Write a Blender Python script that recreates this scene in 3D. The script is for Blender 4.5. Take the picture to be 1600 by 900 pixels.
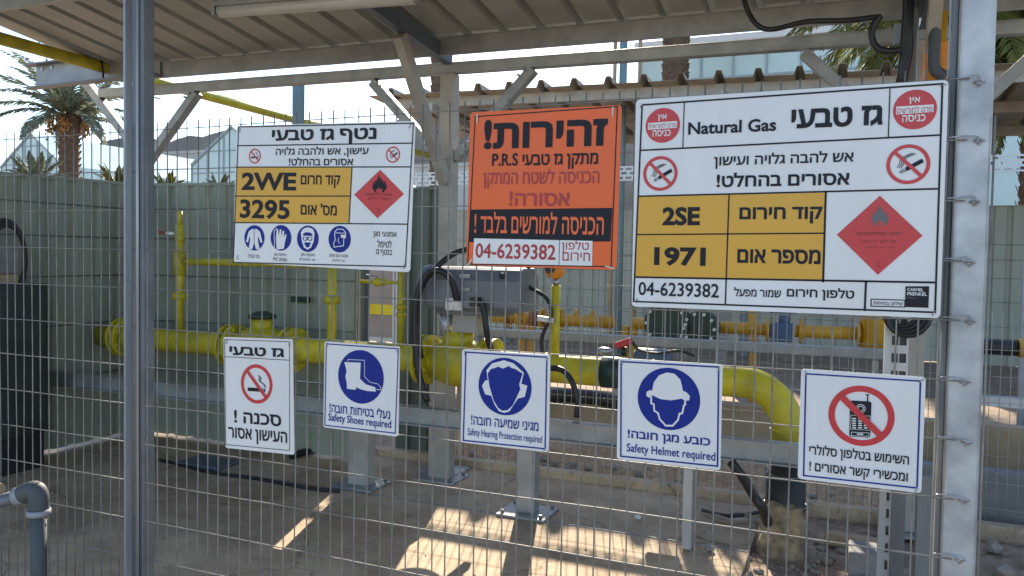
import bpy, bmesh, math, random
import numpy as np
from mathutils.geometry import delaunay_2d_cdt
from mathutils import Vector, Matrix
random.seed(7)
R = math.radians
scene = bpy.context.scene
for o in list(bpy.data.objects): bpy.data.objects.remove(o)
col = scene.collection

# ------------------------------------------------------------------ camera
CAM = Vector((0.0, -2.311, 1.5)); F = 1240.76
YAW, PITCH, ROLL = R(22.7637), R(2.0752), R(0.9509)
fw = Vector((-math.sin(YAW)*math.cos(PITCH), math.cos(YAW)*math.cos(PITCH), -math.sin(PITCH)))
_r = Vector((math.cos(YAW), math.sin(YAW), 0)); _u = _r.cross(fw)
rt = _r*math.cos(ROLL) + _u*math.sin(ROLL); up = _u*math.cos(ROLL) - _r*math.sin(ROLL)
cd = bpy.data.cameras.new('camera'); cam = bpy.data.objects.new('camera', cd); col.objects.link(cam)
cd.sensor_width = 36; cd.lens = F/1600*36; cd.clip_end = 2000; cd.clip_start = 0.05
m = Matrix((rt, up, -fw)).transposed().to_4x4(); m.translation = CAM; cam.matrix_world = m
scene.camera = cam
# ------------------------------------------------------------------ sky, sun, exposure
SUN_AZ, SUN_EL = R(-18), R(31)       # azimuth from +Y towards +X
w = bpy.data.worlds.new('World'); scene.world = w; w.use_nodes = True
nt = w.node_tree; bg = nt.nodes['Background']
sky = nt.nodes.new('ShaderNodeTexSky'); sky.sky_type = 'NISHITA'; sky.sun_disc = False
sky.sun_elevation = SUN_EL; sky.sun_rotation = SUN_AZ; sky.air_density = 1.0; sky.dust_density = 0.4; sky.ozone_density = 2.2
nt.links.new(sky.outputs[0], bg.inputs[0]); bg.inputs[1].default_value = 0.13
sd = bpy.data.lights.new('sun', 'SUN'); sd.energy = 5.0; sd.angle = R(0.5); sd.color = (1, 0.88, 0.70)
so = bpy.data.objects.new('sun', sd); col.objects.link(so)
sv = Vector((math.sin(SUN_AZ)*math.cos(SUN_EL), math.cos(SUN_AZ)*math.cos(SUN_EL), math.sin(SUN_EL)))
so.rotation_euler = (-sv).to_track_quat('-Z', 'Y').to_euler()
so.location = sv*40
scene.view_settings.view_transform = 'Standard'; scene.view_settings.look = 'None'
scene.view_settings.gamma = 1; scene.view_settings.use_curve_mapping = False
scene.view_settings.exposure = 1.3
scene.render.engine = 'CYCLES'

# ------------------------------------------------------------------ helpers
def ray(px, py): return (px-800)/F*rt - (py-450)/F*up + fw
def at(px, py, Y):
    d = ray(px, py); return CAM + d*((Y-CAM.y)/d.y)
def gnd(px, py, z=0):
    d = ray(px, py); return CAM + d*((z-CAM.z)/d.z)

def mat(name, c, rough=0.6, metal=0.0, var=0.12, scale=6.0, c2=None, bump=0.0, bscale=60.0, spec=0.5, detail=6, streak=False):
    m = bpy.data.materials.new(name); m.use_nodes = True
    n = m.node_tree.nodes; l = m.node_tree.links; b = n['Principled BSDF']
    b.inputs['Roughness'].default_value = rough; b.inputs['Metallic'].default_value = metal
    b.inputs['Specular IOR Level'].default_value = spec
    tc = n.new('ShaderNodeTexCoord'); mp = n.new('ShaderNodeMapping')
    l.new(tc.outputs['Object'], mp.inputs[0])
    if streak: mp.inputs['Scale'].default_value = (1, 1, 0.12)
    ns = n.new('ShaderNodeTexNoise'); ns.inputs['Scale'].default_value = scale; ns.inputs['Detail'].default_value = detail
    ns.inputs['Roughness'].default_value = 0.62
    l.new(mp.outputs[0], ns.inputs['Vector'])
    rp = n.new('ShaderNodeValToRGB'); rp.color_ramp.elements[0].position = 0.3; rp.color_ramp.elements[1].position = 0.72
    lo = c2 if c2 else tuple(x*(1-var) for x in c)
    hi = tuple(min(1, x*(1+var)) for x in c) if not c2 else c
    rp.color_ramp.elements[0].color = (*lo, 1); rp.color_ramp.elements[1].color = (*hi, 1)
    l.new(ns.outputs['Fac'], rp.inputs[0]); l.new(rp.outputs[0], b.inputs['Base Color'])
    if bump:
        n2 = n.new('ShaderNodeTexNoise'); n2.inputs['Scale'].default_value = bscale; n2.inputs['Detail'].default_value = 5
        l.new(tc.outputs['Object'], n2.inputs['Vector'])
        bp = n.new('ShaderNodeBump'); bp.inputs['Strength'].default_value = bump; bp.inputs['Distance'].default_value = 0.02
        l.new(n2.outputs['Fac'], bp.inputs['Height']); l.new(bp.outputs[0], b.inputs['Normal'])
    mr = n.new('ShaderNodeMapRange'); mr.inputs[3].default_value = max(0.05, rough-0.1); mr.inputs[4].default_value = min(1, rough+0.12)
    l.new(ns.outputs['Fac'], mr.inputs[0]); l.new(mr.outputs[0], b.inputs['Roughness'])
    return m

def leafmat(name, a, b):
    m = mat(name, a, 0.5, 0.0, c2=b, scale=1.4); n = m.node_tree.nodes; l = m.node_tree.links
    p = n['Principled BSDF']; out = n['Material Output']; tr = n.new('ShaderNodeBsdfTranslucent'); mx = n.new('ShaderNodeMixShader'); mx.inputs[0].default_value = 0.4
    src = p.inputs['Base Color'].links[0].from_socket; l.new(src, tr.inputs['Color'])
    l.new(p.outputs[0], mx.inputs[1]); l.new(tr.outputs[0], mx.inputs[2]); l.new(mx.outputs[0], out.inputs['Surface'])
    return m
def concmat(name, c1, c2):
    m = bpy.data.materials.new(name); m.use_nodes = True
    n = m.node_tree.nodes; l = m.node_tree.links; b = n['Principled BSDF']; b.inputs['Roughness'].default_value = 0.88
    tc = n.new('ShaderNodeTexCoord')
    def noise(sc, det=8, rough=0.65):
        q = n.new('ShaderNodeTexNoise'); q.inputs['Scale'].default_value = sc; q.inputs['Detail'].default_value = det; q.inputs['Roughness'].default_value = rough
        l.new(tc.outputs['Object'], q.inputs['Vector']); return q
    a = noise(2.3); r = n.new('ShaderNodeValToRGB'); r.color_ramp.elements[0].position = 0.3; r.color_ramp.elements[1].position = 0.68
    r.color_ramp.elements[0].color = (*c1,1); r.color_ramp.elements[1].color = (*c2,1); l.new(a.outputs['Fac'], r.inputs[0])
    def mul(col_, fac_sock, lo, hi, p0, p1):
        q = n.new('ShaderNodeMapRange'); q.inputs[1].default_value = p0; q.inputs[2].default_value = p1; q.inputs[3].default_value = lo; q.inputs[4].default_value = hi
        l.new(fac_sock, q.inputs[0]); v = n.new('ShaderNodeVectorMath'); v.operation = 'SCALE'; l.new(col_, v.inputs[0]); l.new(q.outputs[0], v.inputs['Scale']); return v.outputs[0]
    c = mul(r.outputs[0], noise(0.7, 5).outputs['Fac'], 0.72, 1.12, 0.35, 0.65)
    c = mul(c, noise(90, 3, 0.7).outputs['Fac'], 0.78, 1.15, 0.3, 0.7)
    c = mul(c, noise(11, 9, 0.75).outputs['Fac'], 0.55, 1.05, 0.30, 0.44)
    vo = n.new('ShaderNodeTexVoronoi'); vo.feature = 'DISTANCE_TO_EDGE'; vo.inputs['Scale'].default_value = 0.75
    wn = noise(5, 6); ad = n.new('ShaderNodeVectorMath'); ad.operation = 'MULTIPLY_ADD'; ad.inputs[1].default_value = (0.22,0.22,0.0)
    l.new(wn.outputs['Color'], ad.inputs[0]); l.new(tc.outputs['Object'], ad.inputs[2]); l.new(ad.outputs[0], vo.inputs['Vector'])
    c = mul(c, vo.outputs['Distance'], 0.45, 1.0, 0.0, 0.006)
    l.new(c, b.inputs['Base Color'])
    bp = n.new('ShaderNodeBump'); bp.inputs['Strength'].default_value = 0.35; bp.inputs['Distance'].default_value = 0.01
    l.new(noise(30, 8).outputs['Fac'], bp.inputs['Height']); l.new(bp.outputs[0], b.inputs['Normal'])
    return m
M = dict(
 galv=mat('galvanised_steel', (0.56,0.58,0.60), 0.42, 0.55, c2=(0.34,0.36,0.38), scale=9, streak=True, bump=0.05, bscale=40),
 galv2=mat('weathered_galvanised_steel', (0.40,0.41,0.41), 0.5, 0.45, c2=(0.25,0.26,0.26), scale=7, bump=0.06),
 galvdk=mat('dull_steel', (0.22,0.235,0.25), 0.5, 0.4, c2=(0.14,0.15,0.16), scale=8, streak=True),
 gwhite=mat('bright_galvanised_steel', (0.60,0.61,0.61), 0.45, 0.3, c2=(0.28,0.295,0.31), scale=7, bump=0.08, bscale=30),
 gpost=mat('gate_tube_steel', (0.36,0.39,0.44), 0.38, 0.5, c2=(0.20,0.22,0.26), scale=7, streak=True, bump=0.05, bscale=30),
 gpost2=mat('gate_post_steel', (0.22,0.24,0.27), 0.45, 0.35, c2=(0.13,0.145,0.17), scale=6, bump=0.08, bscale=30),
 cabdark=mat('black_green_enamel', (0.03,0.036,0.036), 0.5, 0.0, var=0.3),
 wire=mat('mesh_wire', (0.33,0.315,0.285), 0.5, 0.25, c2=(0.15,0.145,0.135), scale=14),
 wirefar=mat('far_mesh_wire', (0.34,0.33,0.31), 0.55, 0.4, scale=14),
 sheet=mat('green_grey_sheet', (0.37,0.385,0.305), 0.5, 0.0, c2=(0.21,0.235,0.19), scale=2.5, streak=True),
 sheetfar=mat('beige_grey_sheet', (0.46,0.455,0.37), 0.5, 0.0, c2=(0.33,0.34,0.28), scale=2.5, streak=True),
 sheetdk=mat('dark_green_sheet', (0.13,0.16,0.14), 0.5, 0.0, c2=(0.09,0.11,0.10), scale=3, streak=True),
 roof=mat('roof_sheet', (0.43,0.44,0.40), 0.5, 0.1, c2=(0.30,0.31,0.285), scale=3),
 roof2=mat('old_roof_sheet', (0.40,0.36,0.28), 0.6, 0.0, c2=(0.24,0.21,0.16), scale=3),
 steelbrown=mat('dusty_steel', (0.46,0.43,0.38), 0.6, 0.2, c2=(0.30,0.28,0.25), scale=5),
 bluesteel=mat('blue_grey_steel', (0.12,0.15,0.19), 0.5, 0.3, scale=5),
 teal=mat('teal_painted_steel', (0.15,0.23,0.25), 0.55, 0.0, scale=6),
 yellow=mat('yellow_pipe_paint', (0.72,0.60,0.016), 0.5, 0.0, c2=(0.34,0.28,0.03), scale=6, bump=0.04, bscale=25),
 yellowolive=mat('olive_yellow_paint', (0.58,0.49,0.018), 0.45, 0.0, c2=(0.34,0.29,0.02), scale=8, bump=0.05),
 orange=mat('orange_yellow_paint', (0.66,0.36,0.015), 0.45, 0.0, c2=(0.45,0.20,0.012), scale=6),
 brightorange=mat('bright_orange_paint', (0.75,0.26,0.015), 0.45, 0.0, scale=6),
 rust=mat('red_oxide_paint', (0.22,0.06,0.03), 0.6, 0.0, scale=8),
 black=mat('black_rubber', (0.018,0.018,0.02), 0.45, 0.0, var=0.3),
 blackwrap=mat('black_pipe_wrap', (0.02,0.02,0.022), 0.55, 0.0, var=0.4, bump=0.1),
 dkgreen=mat('dark_green_paint', (0.02,0.045,0.03), 0.45, 0.0, var=0.3, scale=12),
 boxgrey=mat('dark_grey_enamel', (0.19,0.205,0.23), 0.38, 0.0, c2=(0.14,0.15,0.175), scale=3),
 blue=mat('blue_valve_paint', (0.06,0.11,0.20), 0.45, 0.0, var=0.3),
 red=mat('red_plastic', (0.50,0.02,0.03), 0.4),
 pvc=mat('grey_pvc', (0.07,0.08,0.09), 0.6, 0.0, var=0.1),
 pvcl=mat('pale_pvc_joint', (0.30,0.31,0.33), 0.5),
 white=mat('white_sign_enamel', (0.84,0.84,0.83), 0.32, 0.0, c2=(0.68,0.675,0.655), scale=2.6, streak=True),
 signorange=mat('orange_sign_enamel', (0.82,0.12,0.012), 0.35, 0.0, var=0.08, scale=3),
 signback=mat('sign_amber_print', (0.70,0.37,0.03), 0.35, 0.0, var=0.06, scale=3),
 ink=mat('black_print', (0.010,0.010,0.016), 0.5, 0.0, var=0.2, spec=0.3),
 inkred=mat('dark_red_print', (0.40,0.03,0.035), 0.4, 0.0, var=0.1),
 ired=mat('red_print', (0.58,0.035,0.04), 0.38, 0.0, var=0.1, scale=4),
 iblue=mat('blue_print', (0.008,0.024,0.23), 0.5, 0.0, var=0.08, scale=4, spec=0.25),
 iorange=mat('orange_print', (0.82,0.14,0.03), 0.35, 0.0, var=0.06),
 idkred=mat('brown_red_print', (0.24,0.02,0.02), 0.4),
 igrey=mat('grey_print', (0.12,0.12,0.13), 0.4),
 tie=mat('white_cable_tie', (0.75,0.70,0.60), 0.5),
 zinc=mat('zinc_clip', (0.55,0.57,0.62), 0.3, 0.7, c2=(0.25,0.26,0.28), scale=40),
 trunk=mat('palm_bark', (0.18,0.125,0.09), 0.9, 0.0, c2=(0.07,0.045,0.03), scale=9, bump=0.5, bscale=14),
 leaf=leafmat('palm_leaf', (0.13,0.15,0.04), (0.06,0.085,0.025)),
 leafg=leafmat('grey_green_palm_leaf', (0.25,0.27,0.19), (0.14,0.17,0.12)),
 leafy=leafmat('yellow_green_palm_leaf', (0.24,0.22,0.04), (0.10,0.12,0.03)),
 dates=mat('orange_dates', (0.42,0.22,0.06), 0.6, 0.0, c2=(0.26,0.13,0.04), scale=5),
 plaster=mat('pale_plaster', (0.40,0.385,0.37), 0.8, 0.0, var=0.08),
 bwhite=mat('white_plaster', (0.72,0.73,0.74), 0.8, 0.0, var=0.05),
 mull=mat('grey_mullion', (0.30,0.37,0.40), 0.5, 0.2),
 glass=mat('pale_glass', (0.52,0.655,0.65), 0.2, 0.0, var=0.10, scale=0.4),
 hill=mat('dry_hill', (0.36,0.28,0.20), 0.95, 0.0, c2=(0.20,0.155,0.11), scale=0.06),
 conc=concmat('pale_concrete', (0.30,0.215,0.14), (0.58,0.445,0.305)),
 concdk=mat('grey_concrete', (0.26,0.25,0.24), 0.9, 0.0, c2=(0.17,0.165,0.16), scale=4, bump=0.4, bscale=25),
 tan=mat('tan_concrete', (0.45,0.33,0.20), 0.9, 0.0, c2=(0.28,0.21,0.14), scale=3, bump=0.3, bscale=20),
 tanrough=mat('chipped_tan_concrete', (0.44,0.32,0.19), 0.95, 0.0, c2=(0.09,0.07,0.05), scale=14, bump=0.8, bscale=22),
 stone=mat('rubble_stone', (0.36,0.31,0.26), 0.9, 0.0, c2=(0.20,0.16,0.13), scale=20, bump=0.4),
 glow=mat('frosted_lamp_cover', (0.52,0.51,0.47), 0.3, 0.0, var=0.05),
)
def soil_mat(name, c1, c2, c3, sc):
    m = bpy.data.materials.new(name); m.use_nodes = True
    n = m.node_tree.nodes; l = m.node_tree.links; b = n['Principled BSDF']; b.inputs['Roughness'].default_value = 0.95
    tc = n.new('ShaderNodeTexCoord')
    a = n.new('ShaderNodeTexNoise'); a.inputs['Scale'].default_value = sc; a.inputs['Detail'].default_value = 9; a.inputs['Roughness'].default_value = 0.7
    v = n.new('ShaderNodeTexVoronoi'); v.inputs['Scale'].default_value = sc*22
    l.new(tc.outputs['Object'], a.inputs['Vector']); l.new(tc.outputs['Object'], v.inputs['Vector'])
    r = n.new('ShaderNodeValToRGB'); e = r.color_ramp.elements; e[0].position = 0.32; e[0].color = (*c1,1); e[1].position = 0.7; e[1].color = (*c2,1)
    x = e.new(0.52); x.color = (*c3,1)
    l.new(a.outputs['Fac'], r.inputs[0])
    mx = n.new('ShaderNodeMix'); mx.data_type = 'RGBA'; mx.blend_type = 'MULTIPLY'; mx.inputs[0].default_value = 0.45
    l.new(r.outputs[0], mx.inputs[6]); l.new(v.outputs['Color'], mx.inputs[7]); 
    hs = n.new('ShaderNodeHueSaturation'); hs.inputs['Saturation'].default_value = 0.85
    l.new(mx.outputs[2], hs.inputs['Color']); 
    bw = n.new('ShaderNodeRGBToBW'); l.new(v.outputs['Color'], bw.inputs[0])
    l.new(bw.outputs[0], mx.inputs[7])
    l.new(hs.outputs[0], b.inputs['Base Color'])
    bp = n.new('ShaderNodeBump'); bp.inputs['Strength'].default_value = 0.7; bp.inputs['Distance'].default_value = 0.02
    l.new(bw.outputs[0], bp.inputs['Height']); l.new(bp.outputs[0], b.inputs['Normal'])
    return m
M['soil'] = soil_mat('dry_soil', (0.28,0.17,0.10), (0.54,0.40,0.27), (0.40,0.27,0.17), 1.6)
M['redsoil'] = soil_mat('red_soil', (0.44,0.21,0.085), (0.68,0.48,0.27), (0.56,0.33,0.15), 2.2)

class MB:
    def __init__(s): s.v = []; s.f = []; s.sm = []
    def add(s, vs, fs, smooth=False):
        o = len(s.v); s.v += [tuple(v) for v in vs]
        for f in fs: s.f.append(tuple(i+o for i in f)); s.sm.append(smooth)
        return s
    def box(s, a, b):
        (x0,y0,z0),(x1,y1,z1) = a, b
        x0,x1 = sorted((x0,x1)); y0,y1 = sorted((y0,y1)); z0,z1 = sorted((z0,z1))
        return s.add([(x0,y0,z0),(x1,y0,z0),(x1,y1,z0),(x0,y1,z0),(x0,y0,z1),(x1,y0,z1),(x1,y1,z1),(x0,y1,z1)],
            [(0,3,2,1),(4,5,6,7),(0,1,5,4),(1,2,6,5),(2,3,7,6),(3,0,4,7)])
    def bar(s, a, b, wd, ht, upv=(0,0,1)):
        a, b = Vector(a), Vector(b); d = (b-a).normalized(); u = Vector(upv)
        if abs(d.dot(u)) > 0.98: u = Vector((0,1,0))
        x = d.cross(u).normalized(); y = x.cross(d).normalized()
        vs = []
        for p in (a, b):
            for sx, sy in ((-1,-1),(1,-1),(1,1),(-1,1)): vs.append(p + x*sx*wd/2 + y*sy*ht/2)
        return s.add(vs, [(0,1,2,3),(7,6,5,4),(0,4,5,1),(1,5,6,2),(2,6,7,3),(3,7,4,0)])
    def tube(s, pts, r, seg=12, cap=True):
        pts = [Vector(p) for p in pts]; n = len(pts); rs = r if isinstance(r, (list,tuple)) else [r]*n
        vs = []; t0 = (pts[1]-pts[0]).normalized(); u = Vector((0,0,1)) if abs(t0.z) < 0.9 else Vector((1,0,0))
        x = t0.cross(u).normalized()
        for i, p in enumerate(pts):
            t = (pts[min(i+1,n-1)]-pts[max(i-1,0)])
            t = t.normalized() if t.length > 1e-9 else t0
            x = (x - t*x.dot(t)).normalized(); y = t.cross(x)
            for k in range(seg):
                a = 2*math.pi*k/seg; vs.append(p + (x*math.cos(a)+y*math.sin(a))*rs[i])
        fs = [(i*seg+k, i*seg+(k+1)%seg, (i+1)*seg+(k+1)%seg, (i+1)*seg+k) for i in range(n-1) for k in range(seg)]
        s.add(vs, fs, True)
        if cap:
            o = len(s.v)-n*seg
            s.f.append(tuple(o+k for k in range(seg))[::-1]); s.sm.append(False)
            s.f.append(tuple(o+(n-1)*seg+k for k in range(seg))); s.sm.append(False)
        return s
    def ball(s, c, r, sc=(1,1,1), seg=14, rings=8):
        vs = []; c = Vector(c)
        for i in range(rings+1):
            th = math.pi*i/rings
            for k in range(seg):
                ph = 2*math.pi*k/seg
                vs.append(c + Vector((r*sc[0]*math.sin(th)*math.cos(ph), r*sc[1]*math.sin(th)*math.sin(ph), r*sc[2]*math.cos(th))))
        return s.add(vs, [(i*seg+k, (i+1)*seg+k, (i+1)*seg+(k+1)%seg, i*seg+(k+1)%seg) for i in range(rings) for k in range(seg)], True)
    def build(s, name, m, parent=None, label=None, bevel=0.0):
        me = bpy.data.meshes.new(name); me.from_pydata(s.v, [], s.f); me.update()
        bm = bmesh.new(); bm.from_mesh(me)
        if not getattr(s, 'keep', False): bmesh.ops.remove_doubles(bm, verts=bm.verts, dist=1e-6)
        bmesh.ops.recalc_face_normals(bm, faces=bm.faces) if not getattr(s, 'keep', False) else None
        bm.to_mesh(me); bm.free()
        if len(me.polygons) == len(s.sm): me.polygons.foreach_set('use_smooth', s.sm)
        me.materials.append(M[m] if isinstance(m, str) else m)
        o = bpy.data.objects.new(name, me); col.objects.link(o)
        if parent:
            o.parent = parent; o.matrix_parent_inverse = parent.matrix_world.inverted() if getattr(s, 'world', True) else Matrix()
        if label: o['label'] = label
        if bevel:
            md = o.modifiers.new('bevel', 'BEVEL'); md.width = bevel; md.segments = 2; md.limit_method = 'ANGLE'; md.angle_limit = R(40)
        return o
def tag(o, label=None, cat=None, group=None, kind=None):
    if label: o['label'] = label
    if cat: o['category'] = cat
    if group: o['group'] = group
    if kind: o['kind'] = kind
    return o
def thing(name, loc, label, cat, group=None):
    o = bpy.data.objects.new(name, None); col.objects.link(o); o.location = loc; o.empty_display_size = 0.1
    o.matrix_world = Matrix.Translation(Vector(loc))
    return tag(o, label, cat, group)
def copy_tree(o, parent=None):
    c = o.copy(); col.objects.link(c)
    if parent: c.parent = parent
    for ch in [x for x in bpy.data.objects if x.parent == o]: copy_tree(ch, c)
    return c
def arc(c, r, a0, a1, ax, ay, n=10):
    c, ax, ay = Vector(c), Vector(ax), Vector(ay)
    return [c + ax*r*math.cos(R(a0+(a1-a0)*i/n)) + ay*r*math.sin(R(a0+(a1-a0)*i/n)) for i in range(n+1)]
def smooth_path(pts, n=6):
    pts = [Vector(p) for p in pts]; out = []
    P = [pts[0]*2-pts[1]] + pts + [pts[-1]*2-pts[-2]]
    for i in range(1, len(P)-2):
        for k in range(n):
            t = k/n; a, b, c, d = P[i-1], P[i], P[i+1], P[i+2]
            out.append(0.5*((2*b)+(c-a)*t+(2*a-5*b+4*c-d)*t*t+(3*b-a-3*c+d)*t**3))
    out.append(pts[-1]); return out

# ------------------------------------------------------------------ ground
def sheet(x0, x1, y0, y1, z, nx, ny, amp, hole=None):
    mb = MB(); vs = []
    for j in range(ny+1):
        for i in range(nx+1):
            vs.append((x0+(x1-x0)*i/nx, y0+(y1-y0)*j/ny, z + (random.uniform(-amp, amp) if amp else 0)))
    mb.add(vs, [(j*(nx+1)+i, j*(nx+1)+i+1, (j+1)*(nx+1)+i+1, (j+1)*(nx+1)+i) for j in range(ny) for i in range(nx)], True)
    return mb
g = sheet(-500, 500, -300, 900, -0.06, 2, 2, 0).build('ground', 'soil'); tag(g, kind='structure')
g = sheet(-6.2, -0.42, -1.6, 2.78, 0.0, 40, 30, 0.0012)
g.box((-6.2,-1.6,-0.08), (-0.42,2.78,-0.006))
o = g.build('concrete_slab', 'conc'); tag(o, kind='structure')
o = MB().box((-6.19,1.925,-0.02),(-0.43,1.94,0.002)).build('slab_joint', 'galvdk'); tag(o, kind='structure')
gr = sheet(-0.44, 3.2, -1.4, 2.78, -0.028, 90, 100, 0.010).build('gravel', 'soil'); tag(gr, kind='structure')
k = MB().box((-6.2,2.784,-0.05), (3.2,2.88,0.055)); o = k.build('kerb', 'conc', bevel=0.008); tag(o, kind='structure')
sb = MB(); vs = []; NX, NY = 90, 16
for j in range(NY+1):
    for i in range(NX+1):
        x = -3.2+6.4*i/NX; y = 2.9+1.35*j/NY
        vs.append((x, y, -0.05 + 0.05*math.sin(j/NY*math.pi)+0.10*(j/NY)+random.uniform(-0.018, 0.018)))
sb.add(vs, [(j*(NX+1)+i, j*(NX+1)+i+1, (j+1)*(NX+1)+i+1, (j+1)*(NX+1)+i) for j in range(NY) for i in range(NX)], True)
o = sb.build('soil_strip', 'redsoil'); tag(o, kind='structure')
wl = MB().box((-3.3,4.26,-0.05), (3.5,4.40,0.36)); o = wl.build('low_concrete_wall', 'tan', bevel=0.01)
tag(o, 'low tan concrete wall behind the inner mesh fence and the red soil strip', 'wall')
hl = MB(); vs = []; n = 60
for i in range(n+1):
    x = -330+380*i/n; hgt = 48+1.6*math.sin(i*0.9)+1.2*math.sin(i*1.9+1)+random.uniform(-0.8,0.8)
    vs += [(x, 215, -1), (x, 240, hgt), (x, 300, hgt*0.8)]
hl.add(vs, [(3*i+j, 3*i+3+j, 3*i+4+j, 3*i+1+j) for i in range(n) for j in range(2)], True)
o = hl.build('hills', 'hill'); tag(o, kind='structure')

# ------------------------------------------------------------------ corrugated sheets
def corr(mb, p0, p1, z0, z1, period=0.2, depth=0.028, thick=0.003, flip=1, z0b=None, z1b=None):
    p0, p1 = Vector((*p0,0)), Vector((*p1,0)); d = (p1-p0); L = d.length; d.normalize(); nrm = Vector((-d.y, d.x, 0))*flip
    z0b = z0 if z0b is None else z0b; z1b = z1 if z1b is None else z1b
    prof = []; n = int(L/period)
    for i in range(n+1):
        for t, h in ((0,0),(0.62,0),(0.70,1),(0.92,1)):
            s = (i+t)*period
            if s <= L: prof.append((s, h*depth))
    prof.append((L, 0))
    vs = []
    for s, h in prof:
        q = p0 + d*s + nrm*h; k = s/L
        a, b = z0+(z0b-z0)*k, z1+(z1b-z1)*k
        vs += [(q.x, q.y, a), (q.x, q.y, b), (q.x+nrm.x*thick, q.y+nrm.y*thick, a), (q.x+nrm.x*thick, q.y+nrm.y*thick, b)]
    fs = []
    for i in range(len(prof)-1):
        a, b = 4*i, 4*i+4
        fs += [(a,b,b+1,a+1), (a+2,a+3,b+3,b+2), (a+1,b+1,b+3,a+3), (a,a+2,b+2,b)]
    fs += [(0,1,3,2), (len(vs)-4, len(vs)-2, len(vs)-1, len(vs)-3)]
    mb.add(vs, fs)
def sheet_fence(name, p0, p1, z0, z1, m, label, period=0.2, depth=0.028, posts=True, flip=1, cap='sheet', **kw):
    t = thing(name, (p0[0], p0[1], 0), label, 'sheet fence')
    mb = MB(); corr(mb, p0, p1, z0, z1, period, depth, flip=flip, **kw); mb.build('sheet_panel', m, t)
    c = MB(); d = Vector((p1[0]-p0[0], p1[1]-p0[1], 0)); nrm = Vector((-d.y, d.x, 0)).normalized()*flip
    q = nrm*0.016; zb = kw.get('z1b', z1)
    c.bar(Vector((*p0, z1+0.012))+q, Vector((*p1, zb+0.012))+q, 0.055, 0.022); c.build('top_cap', cap, t)
    if posts:
        for zz in (0.55, 0.95, 1.32, 1.62, 1.86):
            MB().tube([Vector((*p0,zz))+nrm*-0.004+d*0.01, Vector((*p0,zz+random.uniform(-0.008,0.008)))+nrm*-0.004+d*0.5, Vector((*p1,zz))+nrm*-0.004-d*0.01], 0.0045, 6).build('thin_dark_rod', 'galvdk', t)  # thin dark rods drawn as horizontal lines across the sheet
        L = d.length; k = max(1, round(L/1.4))
        for i in range(k+1):
            P = Vector((*p0,0))+d*(i/k)+nrm*0.075
            MB().box((P.x-0.03,P.y-0.03,-0.05),(P.x+0.03,P.y+0.03,z1-0.03)).build('post', 'galvdk', t)
    return t
sheet_fence('sheet_metal_fence', (-5.42,-1.2), (-5.42,2.55), 0.025, 1.955, 'sheet', 'green grey corrugated sheet side wall at the far left, running towards the viewer', flip=1, z1b=2.055)
sheet_fence('sheet_metal_fence', (-5.41,2.56), (-3.26,2.56), 0.022, 2.05, 'sheet', 'green grey corrugated sheet back wall behind the left gas sign and yellow pipes', z1b=2.02)
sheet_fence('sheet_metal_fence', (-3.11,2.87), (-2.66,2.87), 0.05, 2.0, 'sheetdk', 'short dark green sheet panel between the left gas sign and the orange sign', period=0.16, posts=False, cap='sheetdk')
sheet_fence('sheet_metal_fence', (-7.6,12.2), (14.0,12.2), -0.05, 2.45, 'sheetfar', 'long beige green sheet fence at the very back, behind the orange yellow pipes', period=0.25, depth=0.035)
# hanging beige door leaf
t = thing('door_panel', (-4.3,4.5,0), 'mauve beige metal door leaf with painted sunlit yellow gap, hanging behind the pipes below the left gas sign', 'door panel')
a, b = at(558,400,4.5), at(614,528,4.5)
MB().box((a.x,4.5,b.z),(b.x,4.53,a.z+0.35)).build('leaf', mat('mauve_beige_paint',(0.42,0.34,0.31),0.6), t)
z0_, z1_ = at(585,491,4.5).z, at(585,475,4.5).z
MB().box((a.x+0.004,4.488,z0_),(b.x-0.004,4.499,z1_)).build('sunlit_gap_band', mat('sunlit_gap_yellow',(0.95,0.70,0.02),0.5), t)  # sunlit yellow showing through a gap, put into the band's colour
sunlit_slits = MB(); sunlit_slits.box((a.x-0.03,4.48,-0.05),(a.x-0.001,4.54,a.z+0.38)); sunlit_slits.box((b.x+0.001,4.48,-0.05),(b.x+0.07,4.54,a.z+0.38)); sunlit_slits.box((a.x,4.48,b.z-0.04),(b.x,4.54,b.z-0.001))
sunlit_slits.build('frame', 'bwhite', t)  # white bars stand in for sunlit slits along the leaf edges

# ------------------------------------------------------------------ main canopy
def zr(X, Y): return 2.965 - 0.013*(X+2.0) - 0.13*(Y-2.4)
cn = thing('steel_canopy', (-2.57,2.6,0), 'near steel canopy with ribbed metal roof and braced columns above the signs', 'canopy')
def ribroof(x0, x1, y0, y1, zf, period, depth, up_=1, thick=0.004):
    mb = MB(); prof = []; n = int((x1-x0)/period)
    for i in range(n+1):
        for t, h in ((0,0),(0.70,0),(0.77,1),(0.90,1),(0.97,0)):
            s = (i+t)*period
            if s <= x1-x0: prof.append((x0+s, h*depth*up_))
    ny = 4; vs = []
    for x, h in prof:
        for j in range(ny+1):
            y = y0+(y1-y0)*j/ny; vs.append((x, y, zf(x,y)+h))
    N = len(vs)
    vs += [(x,y,z+thick) for x,y,z in vs]
    fs = []
    for i in range(len(prof)-1):
        for j in range(ny):
            a = i*(ny+1)+j; b = a+ny+1
            fs += [(a,a+1,b+1,b), (N+a,N+b,N+b+1,N+a+1)]
        a = i*(ny+1); b = a+ny+1
        fs += [(a,b,N+b,N+a), (a+ny,N+a+ny,N+b+ny,b+ny)]
    mb.add(vs, fs); return mb
ribroof(-5.70, 2.6, -0.9, 2.60, lambda x,y: zr(x,y)+0.012, 0.262, 0.045).build('roof_sheet', 'roof', cn)
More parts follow.
